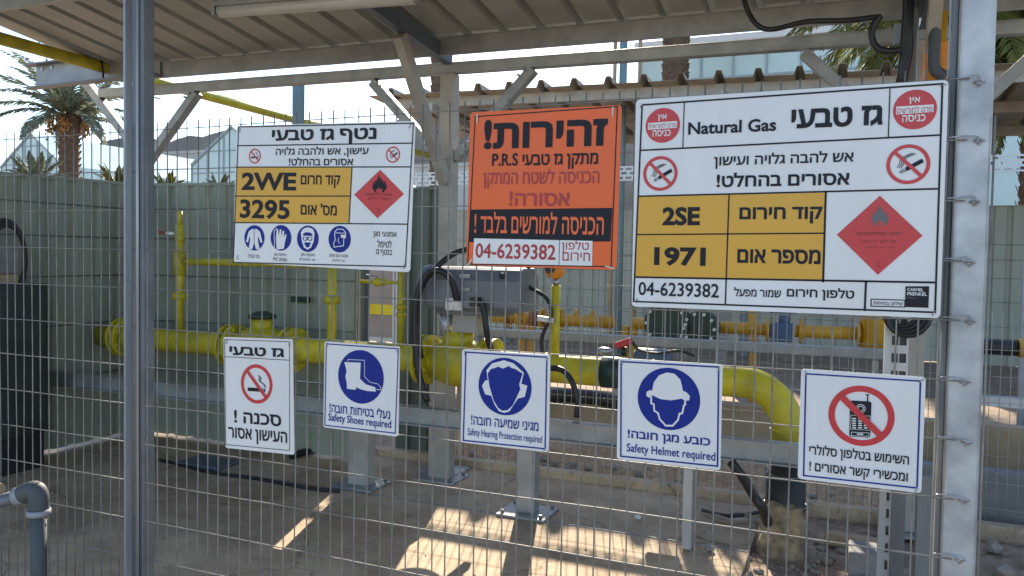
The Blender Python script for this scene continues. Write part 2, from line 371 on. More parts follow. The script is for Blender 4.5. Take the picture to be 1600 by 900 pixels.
def cchan(mb, x0, x1, Y, zt0, zt1, h, fl=0.05, th=0.006, lip=0.0):
    # C channel along X open to the front (flanges pointing towards the viewer)
    for (dz0, dz1, y0, y1) in ((-h, 0, Y, Y+th), (-th, 0, Y-fl, Y), (-h, -h+th, Y-fl, Y)):
        vs = []
        for x, zt in ((x0,zt0),(x1,zt1)):
            vs += [(x,y0,zt+dz0),(x,y1,zt+dz0),(x,y1,zt+dz1),(x,y0,zt+dz1)]
        mb.add(vs, [(0,1,2,3),(7,6,5,4),(0,4,5,1),(1,5,6,2),(2,6,7,3),(3,7,4,0)])
mb = MB(); cchan(mb, -5.4, 2.6, 2.42, zr(-5.4,2.42), zr(2.6,2.42), 0.125, fl=0.012); mb.build('purlin', 'galv2', cn, 'rear roof purlin')
za_, zc2 = zr(-6.4,2.4)+0.055, zr(-5,2.4)+0.085
mb = MB(); mb.bar((-6.40,2.405,za_-0.095),(-5.0,2.405,zc2-0.095),0.009,0.19); ep = mb.build('end_beam', 'galv2', cn, 'deep end piece of the rear purlin with dark flanges')
for dz_ in (0.002,-0.192): MB().bar((-6.46,2.375,za_+dz_),(-5.0,2.375,zc2+dz_),0.085,0.012).build('flange','galvdk',ep)
for x_ in (-6.33,-6.21): MB().tube([(x_,2.405,za_-0.03),(x_,2.392,za_-0.03)],0.016,8).build('bolt','zinc',ep)
mb = MB(); cchan(mb, -5.70, 2.6, 1.2, zr(-5.7,1.2), zr(2.6,1.2), 0.11, fl=0.03); mb.build('purlin', 'galv2', cn)
mb = MB(); cchan(mb, -5.70, 2.6, 0.1, zr(-5.7,0.1), zr(2.6,0.1), 0.11, fl=0.03); mb.build('purlin', 'galv2', cn)
zb = lambda X: 2.80 - 0.013*(X+2.0)
MB().bar((-5.9,2.62,zb(-5.9)), (2.6,2.62,zb(2.6)), 0.07, 0.075).build('tie_beam', 'galv2', cn, bevel=0.004)
for X in (-5.45, -2.56, 0.36):
    c = MB().box((X-0.052,2.57,0.02), (X+0.052,2.67,zb(X)-0.039)).build('column', 'steelbrown' if X > -3 else 'galv2', cn, bevel=0.006)
    MB().box((X-0.14,2.50,0.002),(X+0.14,2.75,0.018)).build('base_plate', 'galv2', c)
    if X > -5: MB().bar((X,-0.9,zr(X,-0.9)-0.22), (X,2.60,zr(X,2.6)-0.07), 0.06, 0.10).build('rafter', 'bluesteel', cn, bevel=0.004)
    for s in (-1, 1):
        dz = 0.16 if (X < -5 and s < 0) else 0.0; MB().bar((X+s*0.055,2.62,zb(X)-0.62+dz), (X+s*0.62,2.62,zb(X)-0.05+dz), 0.065, 0.075, upv=(0,1,0)).build('brace', 'galv2', cn, bevel=0.004)
    for s in (-1, 1):
        if X < -5 and s < 0: continue
        for q_ in ((0.14,-0.54),(0.17,-0.51),(0.53,-0.09),(0.57,-0.06)): MB().tube([(X+s*q_[0],2.582,zb(X)+q_[1]),(X+s*q_[0],2.566,zb(X)+q_[1])],0.010,6).build('bolt','zinc',cn)
    if X > -5: MB().bar((X,2.56,zb(X)-0.78), (X-0.002,1.95,zr(X,1.95)-0.17), 0.06, 0.09).build('brace', 'steelbrown', cn, bevel=0.004)
# lamp under roof
t = thing('batten_light', (-2.7,1.5,2.9), 'long unlit batten lamp with frosted cover under the near canopy roof', 'lamp')
a = at(340,8,1.45); b = at(655,-16,1.45)
MB().bar(a, b, 0.09, 0.035).build('housing', 'galv2', t, bevel=0.006)
MB().tube([a+Vector((0.02,0,-0.04)), b+Vector((-0.02,0,-0.04))], 0.036, 14).build('diffuser', 'glow', t)
for q in (a, b): MB().bar(q+Vector((-0.012,0,-0.03)), q+Vector((0.012,0,-0.03)), 0.085, 0.085).build('end_cap', 'galv2', t, bevel=0.008)
for f in (0.2, 0.8):
    q = a.lerp(b, f); MB().tube([q, (q.x,q.y,zr(q.x,q.y)+0.01)], 0.006, 6).build('hanger', 'galvdk', t)
# overhead yellow pipe
t = thing('overhead_pipe', (-5.62,2.4,3.0), 'yellow gas pipe running overhead under the left end of the near canopy', 'pipe')
MB().tube([(-5.50,-0.6,3.0),(-5.56,1.5,3.0),(-5.62,3.0,3.0),(-5.70,8.4,3.0)], 0.046, 16).build('pipe', 'yellowolive', t)
MB().tube(arc((-5.60,2.33,3.0), 0.055, 0, 180, (1,0,0), (0,0,1), 12), 0.008, 8).build('u_bolt', 'black', t)
MB().tube([(-5.55,2.33,3.055),(-5.54,2.34,2.9)], 0.008, 8).build('u_bolt', 'black', t)
# teal post beyond back wall
o = MB().box((at(456,150,3.4).x,3.4,0),(at(470,150,3.4).x,3.46,3.0)).build('steel_post', 'teal', bevel=0.008); tag(o, 'teal painted square steel post rising behind the back wall and above the left gas sign', 'post')

# ------------------------------------------------------------------ second canopy
def z2(X, Y): return 3.877 - 0.021*(X+4.1) - 0.055*(Y-8.0)
c2 = thing('steel_canopy', (-3,7,0), 'farther dusty canopy with ribbed roof on dark posts, seen behind the orange sign', 'canopy')
ribroof(-6.75, 6.4, 8.0, 11.6, z2, 0.48, 0.10).build('roof_sheet', 'roof2', c2)
for Y in (8.3, 9.8, 11.3):
    mb = MB(); mb.bar((-6.5,Y,z2(-6.5,Y)-0.065), (6.2,Y,z2(6.2,Y)-0.065), 0.07, 0.14); mb.build('purlin', 'steelbrown', c2)
for X, Y in ((-5.7,8.5),(-1.5,8.5),(3.0,8.5),(-5.7,11.1),(-1.5,11.1),(3.0,11.1)):
    MB().box((X-0.07,Y-0.07,-0.03),(X+0.07,Y+0.07,z2(X,Y)-0.13)).build('column', 'galvdk', c2, bevel=0.006)
for X in (-5.7, -1.5, 3.0):
    MB().bar((X,8.05,z2(X,8.05)-0.19), (X,11.5,z2(X,11.5)-0.19), 0.07, 0.11).build('rafter', 'steelbrown', c2)
    MB().bar((X,8.56,2.95), (X,9.6,z2(X,9.6)-0.2), 0.06, 0.07).build('brace', 'steelbrown', c2)
# perforated cable tray under canopy 2
t = thing('cable_tray', (-1.5,5.3,2.35), 'white perforated cable tray running across behind the signs under the farther canopy', 'cable tray')
zt = lambda x: 2.335
mb = MB(); xs = -4.9; y = 5.2
mb.box((-4.9,y,2.275),(4.2,y+0.003,2.29)); mb.box((-4.9,y,2.315),(4.2,y+0.003,2.335)); mb.box((-4.9,y,2.358),(4.2,y+0.003,2.378)); mb.box((-4.9,y,2.398),(4.2,y+0.003,2.415))
i = 0; x = -4.9
while x < 4.15:
    for zz in (2.29,2.335,2.378): 
        off = 0.04 if zz == 2.335 else 0
        mb.box((x+off,y+0.0003,zz),(x+off+0.025,y+0.0027,zz+0.025 if zz < 2.3 else zz+0.023))
    x += 0.085
mb.box((-4.9,y+0.003,2.411),(4.2,y+0.12,2.4145))
mb.build('tray', 'bwhite', t)
for X in (-4.75,-1.75,1.35): MB().box((X-0.025,5.21,-0.05),(X+0.025,5.26,2.40)).build('tray_post', 'galv2', t)

# ------------------------------------------------------------------ mesh fences
def mesh_panel(name, x0, x1, zs, ztop, zbot, Y, pitch, rv, rh, m, label, group=None, seg=6, phase=0.0):
    t = thing(name, ((x0+x1)/2, Y, 0), label, 'mesh fence', group)
    mb = MB(); x = x0+phase
    while x <= x1+1e-6:
        j = lambda: random.gauss(0, 0.0013)
        pts = [(x+j(), Y+j(), zbot + (ztop-zbot)*q) for q in (0,0.18,0.36,0.52,0.7,0.86,1)]
        mb.tube(pts, rv, seg); x += pitch
    mb.build('upright_wires', m, t)
    mb = MB()
    for z in zs:
        n = max(4, int((x1-x0)/0.3))
        mb.tube([(x0-0.012+(x1-x0+0.024)*i/n, Y-rv-rh*0.6+random.gauss(0,0.0008), z+random.gauss(0,0.0014)) for i in range(n+1)], rh, seg)
    mb.build('cross_wires', m, t)
    return t
ZS = [1.975-0.1535*k for k in range(13)]
f1 = mesh_panel('mesh_fence_panel', -2.515, 0.262, ZS, 2.005, 0.04, 0.0, 0.0508, 0.0024, 0.0021, 'wire', 'galvanised wire mesh fence panel that carries all eight signs')
f0 = mesh_panel('mesh_fence_panel', -4.75, -2.60, ZS, 2.005, 0.04, 0.0, 0.0508, 0.0024, 0.0021, 'wire', 'galvanised wire mesh fence panel left of the steel gate posts, without signs')
mesh_panel('mesh_fence_panel', -2.62, 0.30, [0.12+0.152*k for k in range(12)], 1.86, 0.06, 2.83, 0.051, 0.0022, 0.002, 'wirefar', 'inner wire mesh fence standing on the kerb behind the yellow pipe')
mesh_panel('mesh_fence_panel', 0.42, 3.0, [0.12+0.152*k for k in range(8)], 1.24, 0.02, 2.9, 0.051, 0.0022, 0.002, 'wirefar', 'low wire mesh fence right of the big galvanised post')
# posts
t = thing('fence_post', (0.29,0.05,0), 'wide bright galvanised square fence post at the right, with twisted wire ties', 'fence post')
xa, xb = at(1486,450,0.012).x, at(1541,450,0.012).x
MB().box((xa,0.008,-0.05),(xb,0.092,3.25)).build('post', 'gwhite', t, bevel=0.007)
e = MB(); e.tube([(xb+0.004,0.002,1.88-0.0),(xb+0.004,0.001,0.05)], 0.0028, 6); e.build('edge_rod', 'wire', t)
for zt_ in (1.975,1.828,1.674,1.52,1.37,1.215,1.06,0.91,0.755,0.60):
    c = MB(); x = xa + (xb-xa)*random.uniform(0.40,0.58)
    c.tube(smooth_path([(xa-0.02,-0.006,zt_),(xa+0.012,-0.008,zt_+0.002),(x,-0.010,zt_+random.uniform(-0.004,0.006)),(x+0.012,0.000,zt_-0.012),(x+0.004,0.002,zt_-0.02)],5), 0.0021, 6)
    c.tube(smooth_path([(x-0.006,0.000,zt_-0.010),(x+0.004,-0.008,zt_-0.004),(x+0.018,0.002,zt_-0.010)],5), 0.0022, 6)
    c.ball((x+0.004,0.001,zt_-0.012), 0.0045, (random.uniform(1.2,1.9),0.6,0.8), 8, 6)
    c.build('wire_tie', 'zinc', t)
t = thing('fence_post', (0.2,0.12,0), 'narrow dark steel channel post just left of the wide bright galvanised post', 'fence post')
xc, xd = at(1474,450,0.05).x, at(1483,450,0.05).x
MB().box((xc,0.05,-0.05),(xd,0.10,3.25)).build('channel', 'galvdk', t, bevel=0.003)
MB().box((xc-0.004,0.10,-0.05),(xd+0.006,0.104,3.25)).build('flange', 'galv', t)
xg0, xg1, xg2 = at(192,450,-0.05).x, at(208,450,-0.012).x, at(214,450,-0.004).x
t = thing('gate_post', (-2.63,0,0), 'front galvanised gate tube with rounded edges, left of two posts standing together', 'gate post')
MB().box((xg0,-0.05,-0.05),(xg1,-0.012,3.3)).build('tube', 'gpost', t, bevel=0.012)
MB().tube([(xg2,-0.002,-0.05),(xg2,-0.002,3.3)], 0.006, 12).build('stop_rod', 'galv', t)
MB().box((xg1-0.03,0.012,-0.05),(xg2-0.008,0.03,3.3)).build('channel_web', 'galvdk', t)
t = thing('gate_post', (-2.52,0.05,0), 'square weathered steel post standing right behind the front gate tube at the left', 'gate post')
xh0, xh1 = at(217,450,0.012).x, at(242,450,0.07).x
MB().box((xh0,0.012,-0.05),(xh1,0.07,3.3)).build('post', 'gpost2', t, bevel=0.006)
MB().box((xh0-0.03,-0.03,0.0),(xh1+0.05,0.14,0.012)).build('base_plate', 'galv2', t)

def fill_loops(L2):
    vs = []; es = []
    for P in L2:
        o_ = len(vs); vs += P; es += [(o_+k, o_+(k+1)%len(P)) for k in range(len(P))]
    r = delaunay_2d_cdt(vs, es, [], 0, 1e-5)
    V, Fc = [(v[0], v[1]) for v in r[0]], [tuple(f) for f in r[2]]
    A = np.array([vs[e[0]] for e in es]); B = np.array([vs[e[1]] for e in es])
    va = np.array(V); keep = []
    cx = np.array([va[list(f)].mean(0) for f in Fc])
    up_ = (A[None,:,1] <= cx[:,1:2]) & (B[None,:,1] > cx[:,1:2]); dn = (A[None,:,1] > cx[:,1:2]) & (B[None,:,1] <= cx[:,1:2])
    cr = (B[None,:,0]-A[None,:,0])*(cx[:,1:2]-A[None,:,1]) - (cx[:,0:1]-A[None,:,0])*(B[None,:,1]-A[None,:,1])
    wn = (up_ & (cr > 0)).sum(1) - (dn & (cr < 0)).sum(1)
    used = sorted({i for f, k in zip(Fc, wn) if k != 0 for i in f}); mp = {i: j for j, i in enumerate(used)}
    return [V[i] for i in used], [tuple(mp[i] for i in f) for f, k in zip(Fc, wn) if k != 0]

def glyph_mesh(st, bold):
    """Outlines of Blender's own built-in font, thickened and filled with a winding-number test."""
    c = bpy.data.curves.new('t', 'FONT'); c.body = st; c.resolution_u = 3; c.fill_mode = 'NONE'
    o = bpy.data.objects.new('t', c); col.objects.link(o); bpy.context.view_layer.update()
    dg = bpy.context.evaluated_depsgraph_get(); me = bpy.data.meshes.new_from_object(o.evaluated_get(dg))
    co = [(v.co.x, v.co.y) for v in me.vertices]; nxt = {}
    for e in me.edges: nxt.setdefault(e.vertices[0], []).append(e.vertices[1]); nxt.setdefault(e.vertices[1], []).append(e.vertices[0])
    bpy.data.objects.remove(o); bpy.data.curves.remove(c); bpy.data.meshes.remove(me)
    seen = set(); loops = []
    for i in sorted(nxt):
        if i in seen: continue
        lp = [i]; seen.add(i); cur = i+1 if i+1 in nxt[i] else nxt[i][0]
        while cur not in seen:
            lp.append(cur); seen.add(cur)
            c2_ = [q for q in nxt[cur] if q not in seen]
            if not c2_: break
            cur = c2_[0]
        P = [co[k] for k in lp]; Q = []
        for p in P:
            if not Q or math.hypot(p[0]-Q[-1][0], p[1]-Q[-1][1]) > 0.0015: Q.append(p)
        if len(Q) > 2 and math.hypot(Q[0][0]-Q[-1][0], Q[0][1]-Q[-1][1]) < 0.0015: Q.pop()
        if len(Q) > 2: loops.append(Q)
    bb = [(min(p[0] for p in P), max(p[0] for p in P), min(p[1] for p in P), max(p[1] for p in P)) for P in loops]
    ar = [sum(P[k][0]*P[(k+1)%len(P)][1]-P[(k+1)%len(P)][0]*P[k][1] for k in range(len(P)))/2 for P in loops]
    sgs = []
    for i, q in enumerate(bb):
        best = i
        for j, w_ in enumerate(bb):
            if w_[0] <= q[0]+1e-4 and w_[1] >= q[1]-1e-4 and w_[2] <= q[2]+1e-4 and w_[3] >= q[3]-1e-4 and abs(ar[j]) > abs(ar[best]): best = j
        sgs.append(1 if ar[best] > 0 else -1)
    L2 = []
    for P, sg in zip(loops, sgs):
        n = len(P); out = []
        for k in range(n):
            p0, p, p1 = Vector(P[k-1]), Vector(P[k]), Vector(P[(k+1)%n])
            d0, d1 = (p-p0).normalized(), (p1-p).normalized(); nn = Vector((d0.y, -d0.x))+Vector((d1.y, -d1.x))
            if nn.length < 0.35: nn = Vector((d0.y,-d0.x)); kx = 1
            else: nn.normalize(); kx = 1/max(0.55, nn.dot(Vector((d0.y,-d0.x))))
            q = p + nn*bold*sg*kx; out.append(q)
        L2.append(out)
    return fill_loops(L2)

# ------------------------------------------------------------------ signs
FY = -0.013
class Sign:
    def __init__(s, px, w, h, rot, base, label, name='safety_sign', drop=None):
        pts = [at(x, y, FY) for x, y in px]; s.c = sum(pts, Vector())/4; s.w, s.h = w, h; s.a = R(rot)
        s.t = thing(name, s.c, label, 'sign'); s.map = (0,0,1); s.cols = {}; s.gid = {}
        s.t.rotation_euler = (0, -s.a, 0)
        mb = MB(); mb.world = False; bv = 0.012
        x, z, r = w/2, h/2, min(0.012, w*0.03)
        out = []
        for cx, cz, a0 in ((x-r,z-r,0),(-x+r,z-r,90),(-x+r,-z+r,180),(x-r,-z+r,270)):
            for k in range(5): out.append((cx+r*math.cos(R(a0+22.5*k)), cz+r*math.sin(R(a0+22.5*k))))
        n = len(out)
        # a very slight bow so that the panel catches the light unevenly
        mb.add([(p[0],0,p[1]) for p in out]+[(p[0],0.003,p[1]) for p in out], [tuple(range(n))[::-1], tuple(range(n,2*n))]+[(i,(i+1)%n,n+(i+1)%n,n+i) for i in range(n)])
        mb.build('plate', base, s.t)
    def loc(s, x, y):
        x0, y0, k = s.map; q = at(x0+x/k, y0+y/k, FY) - s.c
        ca, sa = math.cos(s.a), math.sin(s.a)
        return (q.x*ca+q.z*sa, -q.x*sa+q.z*ca)
    def mb(s, part, m):
        key = (part, s.gid.get(part, 0))
        if key not in s.cols: b = MB(); b.world = False; b.keep = True; b.mats = []; b.fm = []; s.cols[key] = b
        b = s.cols[key]
        b.fm += [b.cur]*(len(b.f)-len(b.fm)) if b.mats else []
        if m not in b.mats: b.mats.append(m)
        b.cur = b.mats.index(m)
        return b
    def new(s, part): s.gid[part] = s.gid.get(part, 0)+1
    def face(s, pts, m, part, lv):
        b = s.mb(part, m); b.add([(u, -0.0006*lv, v) for u, v in pts], [tuple(range(len(pts)))])
    def poly(s, pts, m, part='emblem', lv=2, local=False):
        P = pts if local else [s.loc(*p) for p in pts]
        vv, ff = fill_loops([[Vector(p) for p in P]])
        s.mb(part, m).add([(u, -0.0006*lv, v) for u, v in vv], ff)
    def line(s, pts, wpx, m='ink', part='frame_lines', lv=2, closed=False):
        P = [Vector(s.loc(*p)) for p in pts]; wd = wpx/s.map[2]/F*2.55/2
        n = len(P); segs = [(P[i], P[(i+1)%n]) for i in range(n if closed else n-1)]
        for i, (a, b) in enumerate(segs):
            d = (b-a)
            if d.length < 1e-7: continue
            d.normalize(); q = Vector((-d.y, d.x))*wd; e = d*wd*0.9
            a2, b2 = a-e, b+e
            s.face([a2-q, b2-q, b2+q, a2+q], m, part, lv + 0.03*(i % 5))
    def ring(s, c, ry, th, m='ired', part='emblem', lv=2, n=48, new=True):
        if new: s.new(part)
        u, v = s.loc(*c); r = abs(s.loc(c[0], c[1]+ry)[1]-v); r2 = r*(1-th) if th else 0
        for i in range(n):
            a, b = 2*math.pi*i/n, 2*math.pi*(i+1)/n
            o1, o2 = (u+r*math.cos(a), v+r*math.sin(a)), (u+r*math.cos(b), v+r*math.sin(b))
            i1, i2 = (u+r2*math.cos(a), v+r2*math.sin(a)), (u+r2*math.cos(b), v+r2*math.sin(b))
            s.face([o1, o2, i2, i1] if th else [o1, o2, (u,v)], m, part, lv)
        return u, v, r
    def slash(s, u, v, r, m='ired', ang=-45, th=0.2, lv=4):
        d = Vector((math.cos(R(ang)), math.sin(R(ang)))); q = Vector((-d.y, d.x))*r*th/2; c = Vector((u,v)); e = d*r*0.9
        s.face([c-e-q, c+e-q, c+e+q, c-e+q], m, 'emblem', lv)
    def text(s, st, xl, xr, yt, yb, m='ink', bold=0.02, part='lettering', lv=3):
        xm, ym = (xl+xr)/2, (yt+yb)/2
        u0, u1 = s.loc(xl, ym)[0], s.loc(xr, ym)[0]; v1, v0 = s.loc(xm, yt)[1], s.loc(xm, yb)[1]
        heb = any('\u0590' <= ch <= '\u05ff' for ch in st)
        if heb and not any('A' <= ch <= 'z' for ch in st): st = st[::-1]
        if part == 'lettering': s.new(part)
        vv, ff = glyph_mesh(st, bold)
        xs = [p[0] for p in vv]; ys = [p[1] for p in vv]
        a0, a1, b0, b1 = min(xs), max(xs), min(ys), max(ys)
        s.mb(part, m).add([(u0+(x-a0)/(a1-a0)*(u1-u0), -0.0006*lv, v0+(y-b0)/(b1-b0)*(v1-v0)) for x, y in vv], ff)
    def flame(s, cx, y0, y1, hw, m='ink', lv=4):
        h = y1-y0
        P = [(-.55,1),(-.9,.8),(-1,.58),(-.8,.66),(-.85,.38),(-.6,.52),(-.5,.28),(-.36,.42),(-.10,0),(.02,.30),(.22,.12),(.3,.40),(.52,.30),(.5,.52),(.85,.36),(.78,.62),(1,.56),(.92,.8),(.55,1)]
        s.poly([(cx+x*hw, y0+y*h) for x, y in P], m, 'emblem', lv)
        P = [(-.34,1),(-.46,.82),(-.22,.88),(-.06,.68),(.08,.86),(.42,.78),(.34,1)]
        s.poly([(cx+x*hw, y0+y*h) for x, y in P], 'ired', 'emblem', lv+0.5)
    def cig(s, c, ry, tilt, m='ink', lv=3, kind=0):
        # cigarette with smoke inside a prohibition ring
        u, v = s.loc(*c); r = abs(s.loc(c[0], c[1]+ry)[1]-v); d = Vector((math.cos(R(tilt)), math.sin(R(tilt)))); q = Vector((-d.y, d.x))
        def rect(a, b, hw): 
            A, B = Vector((u,v))+d*a*r, Vector((u,v))+d*b*r
            s.face([A-q*hw*r-q*0.18*r, B-q*hw*r-q*0.18*r, B+q*hw*r-q*0.18*r, A+q*hw*r-q*0.18*r], m, 'emblem', lv)
        if kind: rect(-0.62,0.32,0.10); rect(0.36,0.43,0.10); rect(0.5,0.6,0.10)
        else: rect(-0.18,0.66,0.10); [rect(-0.5+0.09*k,-0.46+0.09*k,0.09) for k in range(4)]
        for k in range(2 if kind else 3):
            pts = []
            for i in range(13):
                t = i/12
                if kind: p = Vector((u,v)) + Vector((0.52-0.45*t + 0.10*math.sin(t*9)+0.09*k, 0.02+0.62*t-0.06*k))*r
                else: p = Vector((u,v)) + Vector((-0.50+0.62*t*t+0.085*k+0.07*math.sin(t*7), -0.16+0.72*t-0.02*k))*r
                pts.append(p)
            for a, b in zip(pts, pts[1:]):
                dd = (b-a).normalized(); qq = Vector((-dd.y, dd.x))*(0.022 if kind else 0.016)*r
                s.face([a-qq, b-qq, b+qq, a+qq], m, 'emblem', lv)
    def ties(s, corners, m='zinc'):
        for u, v, ang in corners:
            b = MB(); b.world = False; d = Vector((math.cos(R(ang)), 0, math.sin(R(ang))))*(0.013 if m == 'tie' else 0.006)
            p = Vector((u, -0.004, v)); b.tube([p-d+Vector((0,0.016,0)), p-d, p+d, p+d+Vector((0,0.016,0))], 0.0026 if m == 'tie' else 0.0015, 8)
            b.build('cable_tie' if m == 'tie' else 'wire_tie', m, s.t)
    def done(s):
        for (part, i), b in s.cols.items():
            b.fm += [b.cur]*(len(b.f)-len(b.fm))
            o = b.build(part, b.mats[0], s.t)
            for m in b.mats[1:]: o.data.materials.append(M[m])
            o.data.polygons.foreach_set('material_index', b.fm)

# ---- left gas sign
S = Sign([(372,197),(650,190),(637,421),(364,412)], 0.747, 0.498, -1.6, 'white', 'white gas sign with amber 2WE 3295 panel and a row of four blue discs', 'gas_sign')
S.map = (360,180,3.6)
S.poly([(40,294),(685,292),(668,605),(23,605)], 'signback', 'amber_panel', 1)
S.line([(47,66),(1030,45),(985,852),(17,828)], 7, closed=True)
for a, b in (((40,172),(1025,157)),((33,292),(1013,291)),((28,455),(676,455)),((22,604),(995,613)),((685,292),(668,605))): S.line([a,b], 7, lv=2.2)
S.text('נטף גז טבעי', 235,822,76,162, bold=.028)
S.text('עישון, אש ולהבה גלויה', 257,778,176,236, bold=.012)
S.text('אסורים בהחלט!', 330,692,236,283, bold=.014)
S.text('2WE', 65,372,322,423, bold=.035); S.text('קוד חרום', 397,618,338,410, bold=.02)
S.text('3295', 55,335,475,584, bold=.028); S.text("מס' אום", 397,600,495,563, bold=.02)
S.new('emblem'); S.poly([(843,307),(977,443),(828,580),(697,447)], 'ired', 'hazard_diamond', 2)
S.flame(840,333,434,42); S.text('גזים דליקים', 762,910,438,455,'idkred',.03,'emblem',4); S.text('נוזל דליק', 778,892,461,477,'idkred',.02,'emblem',4); S.text('3', 824,838,525,552,'idkred',0,'emblem',4)
for c, ry in (((138,230),42),((915,222),46)):
    u,v,r = S.ring(c, ry, .17); S.slash(u,v,r,th=.17); S.cig(c, ry, 0 if c[0] < 500 else 35, kind=c[0] < 500)
for c, ry in (((136,690),71),((285,690),72),((436,695),74),((615,697),75)): S.ring(c, ry, 0, 'iblue', 'emblem', 2)
g0 = S.gid['emblem']-4; S.gid['emblem'] = g0+1
S.poly([(122,640),(150,640),(168,655),(182,715),(172,718),(158,680),(156,700),(166,752),(146,755),(136,715),(124,755),(104,750),(114,700),(112,680),(100,716),(90,712),(104,655)], 'white','emblem',3)
S.line([(136,640),(136,712)], 4,'iblue',lv=4,part='emblem')
S.gid['emblem'] = g0+2
S.poly([(262,755),(258,690),(262,645),(270,640),(273,680),(280,642),(288,642),(289,682),(297,648),(305,652),(302,690),(312,668),(318,674),(308,715),(302,752)], 'white','emblem',3)
S.line([(250,745),(248,650),(262,637)],5,'white','emblem',3)
S.gid['emblem'] = g0+3
S.poly([(398,660),(410,640),(438,630),(465,640),(475,662),(470,710),(455,745),(436,756),(416,745),(404,710)],'white','emblem',3)
S.poly([(410,668),(425,658),(450,660),(464,670),(462,680),(412,678)],'iblue','emblem',3.5)
S.poly([(408,684),(464,685),(462,704),(444,708),(436,698),(428,708),(411,703)],'iblue','emblem',3.5); 
S.poly([(414,688),(432,688),(428,702),(416,700)],'white','emblem',4); S.poly([(440,688),(459,689),(457,700),(445,703)],'white','emblem',4)
S.poly([(416,715),(456,716),(445,740),(436,745),(426,740)],'iblue','emblem',3.5)
S.gid['emblem'] = g0+4
S.line([(590,655),(605,640),(635,642),(650,660),(648,690),(640,690),(638,735),(610,738),(585,742),(582,720),(592,700),(588,675),(590,655)],5,'white','emblem',3)
S.poly([(622,672),(652,674),(650,690),(624,690)],'white','emblem',3); S.line([(595,662),(650,664)],4,'white','emblem',3.4); S.line([(612,690),(606,705),(616,722)],4,'white','emblem',3.4)
S.text('בגד עבודה',100,165,784,803,'igrey',.01); S.text('כפפות מגן',247,315,777,796,'igrey',.01); S.text('עשויות CVP'[::1].replace('עשויות ','')[::-1]+' '+'עשויות'[::-1],242,320,800,822,'igrey',.01)
S.text('משקפי מגן',398,475,778,798,'igrey',.01); S.text('נגד כימיקלים',390,478,803,823,'igrey',.01); S.text('מסכה עם מסנן',557,662,783,803,'igrey',.01); S.text('נגד חלקיק',575,645,809,828,'igrey',.01)
S.text('אמצעי מגן',805,935,655,693,bold=.005); S.text('לטיפול',827,908,702,745,bold=.005); S.text('בנטף גז',820,910,755,796,bold=.005)
S.ties([(-.355,.232,90),(.355,.232,60),(-.352,-.23,90),(.35,-.232,90)]); S.done()

# ---- orange warning sign
S = Sign([(738,178),(971,163),(962,420),(727,414)], 0.496, 0.487, -0.7, 'signorange', 'square orange warning sign with black band and red telephone number on a white sticker', 'warning_sign')
S.map = (720,150,3.2154)
S.line([(73,104),(787,53),(755,857),(35,845)], 5, closed=True)
S.text('זהירות!',118,738,106,260,bold=.036)
S.text('P.R.S '+'מתקן גז טבעי'[::-1],158,690,283,368,bold=.022)
S.text('הכניסה לשטח המתקן',113,697,366,464,'inkred',.012)
S.text('אסורה!',245,550,477,553,'inkred',.02)
S.poly([(50,571),(762,562),(753,731),(42,734)],'ink','black_band',1.5)
S.text('הכניסה למורשים בלבד !',70,720,583,694,'iorange',.014)
S.poly([(68,715),(663,728),(660,853),(62,841)],'white','number_sticker',3)
S.text('04-6239382',75,478,742,820,'inkred',.02,lv=4); S.line([(498,718),(494,851)],3,'ink','number_sticker',4)
S.text('טלפון',508,645,727,786,'inkred',.008,lv=4); S.text('חירום',512,650,786,829,'inkred',.008,lv=4)
S.ties([(-.222,.222,90),(.222,.224,90),(-.236,-.236,55),(.228,-.236,-15)],'tie'); S.done()

# ---- big natural gas sign
S = Sign([(998,158),(1480,124),(1468,496),(985,478)], 0.807, 0.606, 0.0, 'white', 'largest white natural gas sign at the right with amber 2SE 1971 panel and red diamond', 'gas_sign')
S.map = (0,0,1)
S.line([(1003.5,164),(1472.5,131),(1461,488),(990,471)],2.3,closed=True)
for a,b in (((1001,235),(1469.5,211)),((997.3,306.7),(1464.4,295))): S.line([a,b],2.2,lv=2.2)
for a,b in (((1069.3,161),(1067,231)),((1390.7,137),(1388,214))): S.line([a,b],1.4,lv=2.4)
S.map = (980,300,3.077)
S.poly([(50,24),(955,3),(942,428),(38,410)],'signback','amber_panel',1)
for a,b,k in (((490,15),(472,540),6),((955,0),(942,430),8),((45,205),(945,198),6),((38,409),(1475,435),8),((1148,432),(1142,568),8)): S.line([a,b],k,lv=2.2)
S.text('2SE',170,350,72,161,bold=.04); S.text('1971',130,378,265,356,bold=.04)
S.text('קוד חירום',540,938,72,152,bold=.03); S.text('מספר אום',530,930,275,345,bold=.03)
S.text('04-6239382',55,442,436,503,bold=.012); S.text('טלפון חירום',768,1092,460,522,bold=.022); S.text('שמור מפעל',515,740,460,504,bold=.018)
S.new('emblem'); S.poly([(1215,18),(1420,210),(1205,398),(1008,205)],'ired','emblem',2)
S.flame(1215,58,162,42,'igrey'); S.text('גזים מתלקחים',1105,1315,190,212,'idkred',.02,'emblem',4); S.text('גז לא רעיל',1128,1292,229,246,'idkred',.0,'emblem',4); S.text('גז דליק',1145,1280,260,274,'idkred',.0,'emblem',4); S.text('2',1200,1214,333,360,'idkred',0,'emblem',4)
S.poly([(1338,453),(1452,453),(1448,557),(1335,553)],'ink','black_plaque',2)
S.text('CARMEL',1346,1424,462,477,'white',.02,'black_plaque'); S.text('FRENKEL',1346,1441,482,498,'white',.02,'black_plaque'); S.text('1951',1346,1385,504,513,'igrey',.01,'black_plaque')
S.line([(1173,515),(1335,520),(1334,553),(1172,549)],4,'ink','frame_lines',2,closed=True); S.text('שילוט בטיחות',1184,1325,524,544,bold=.01)
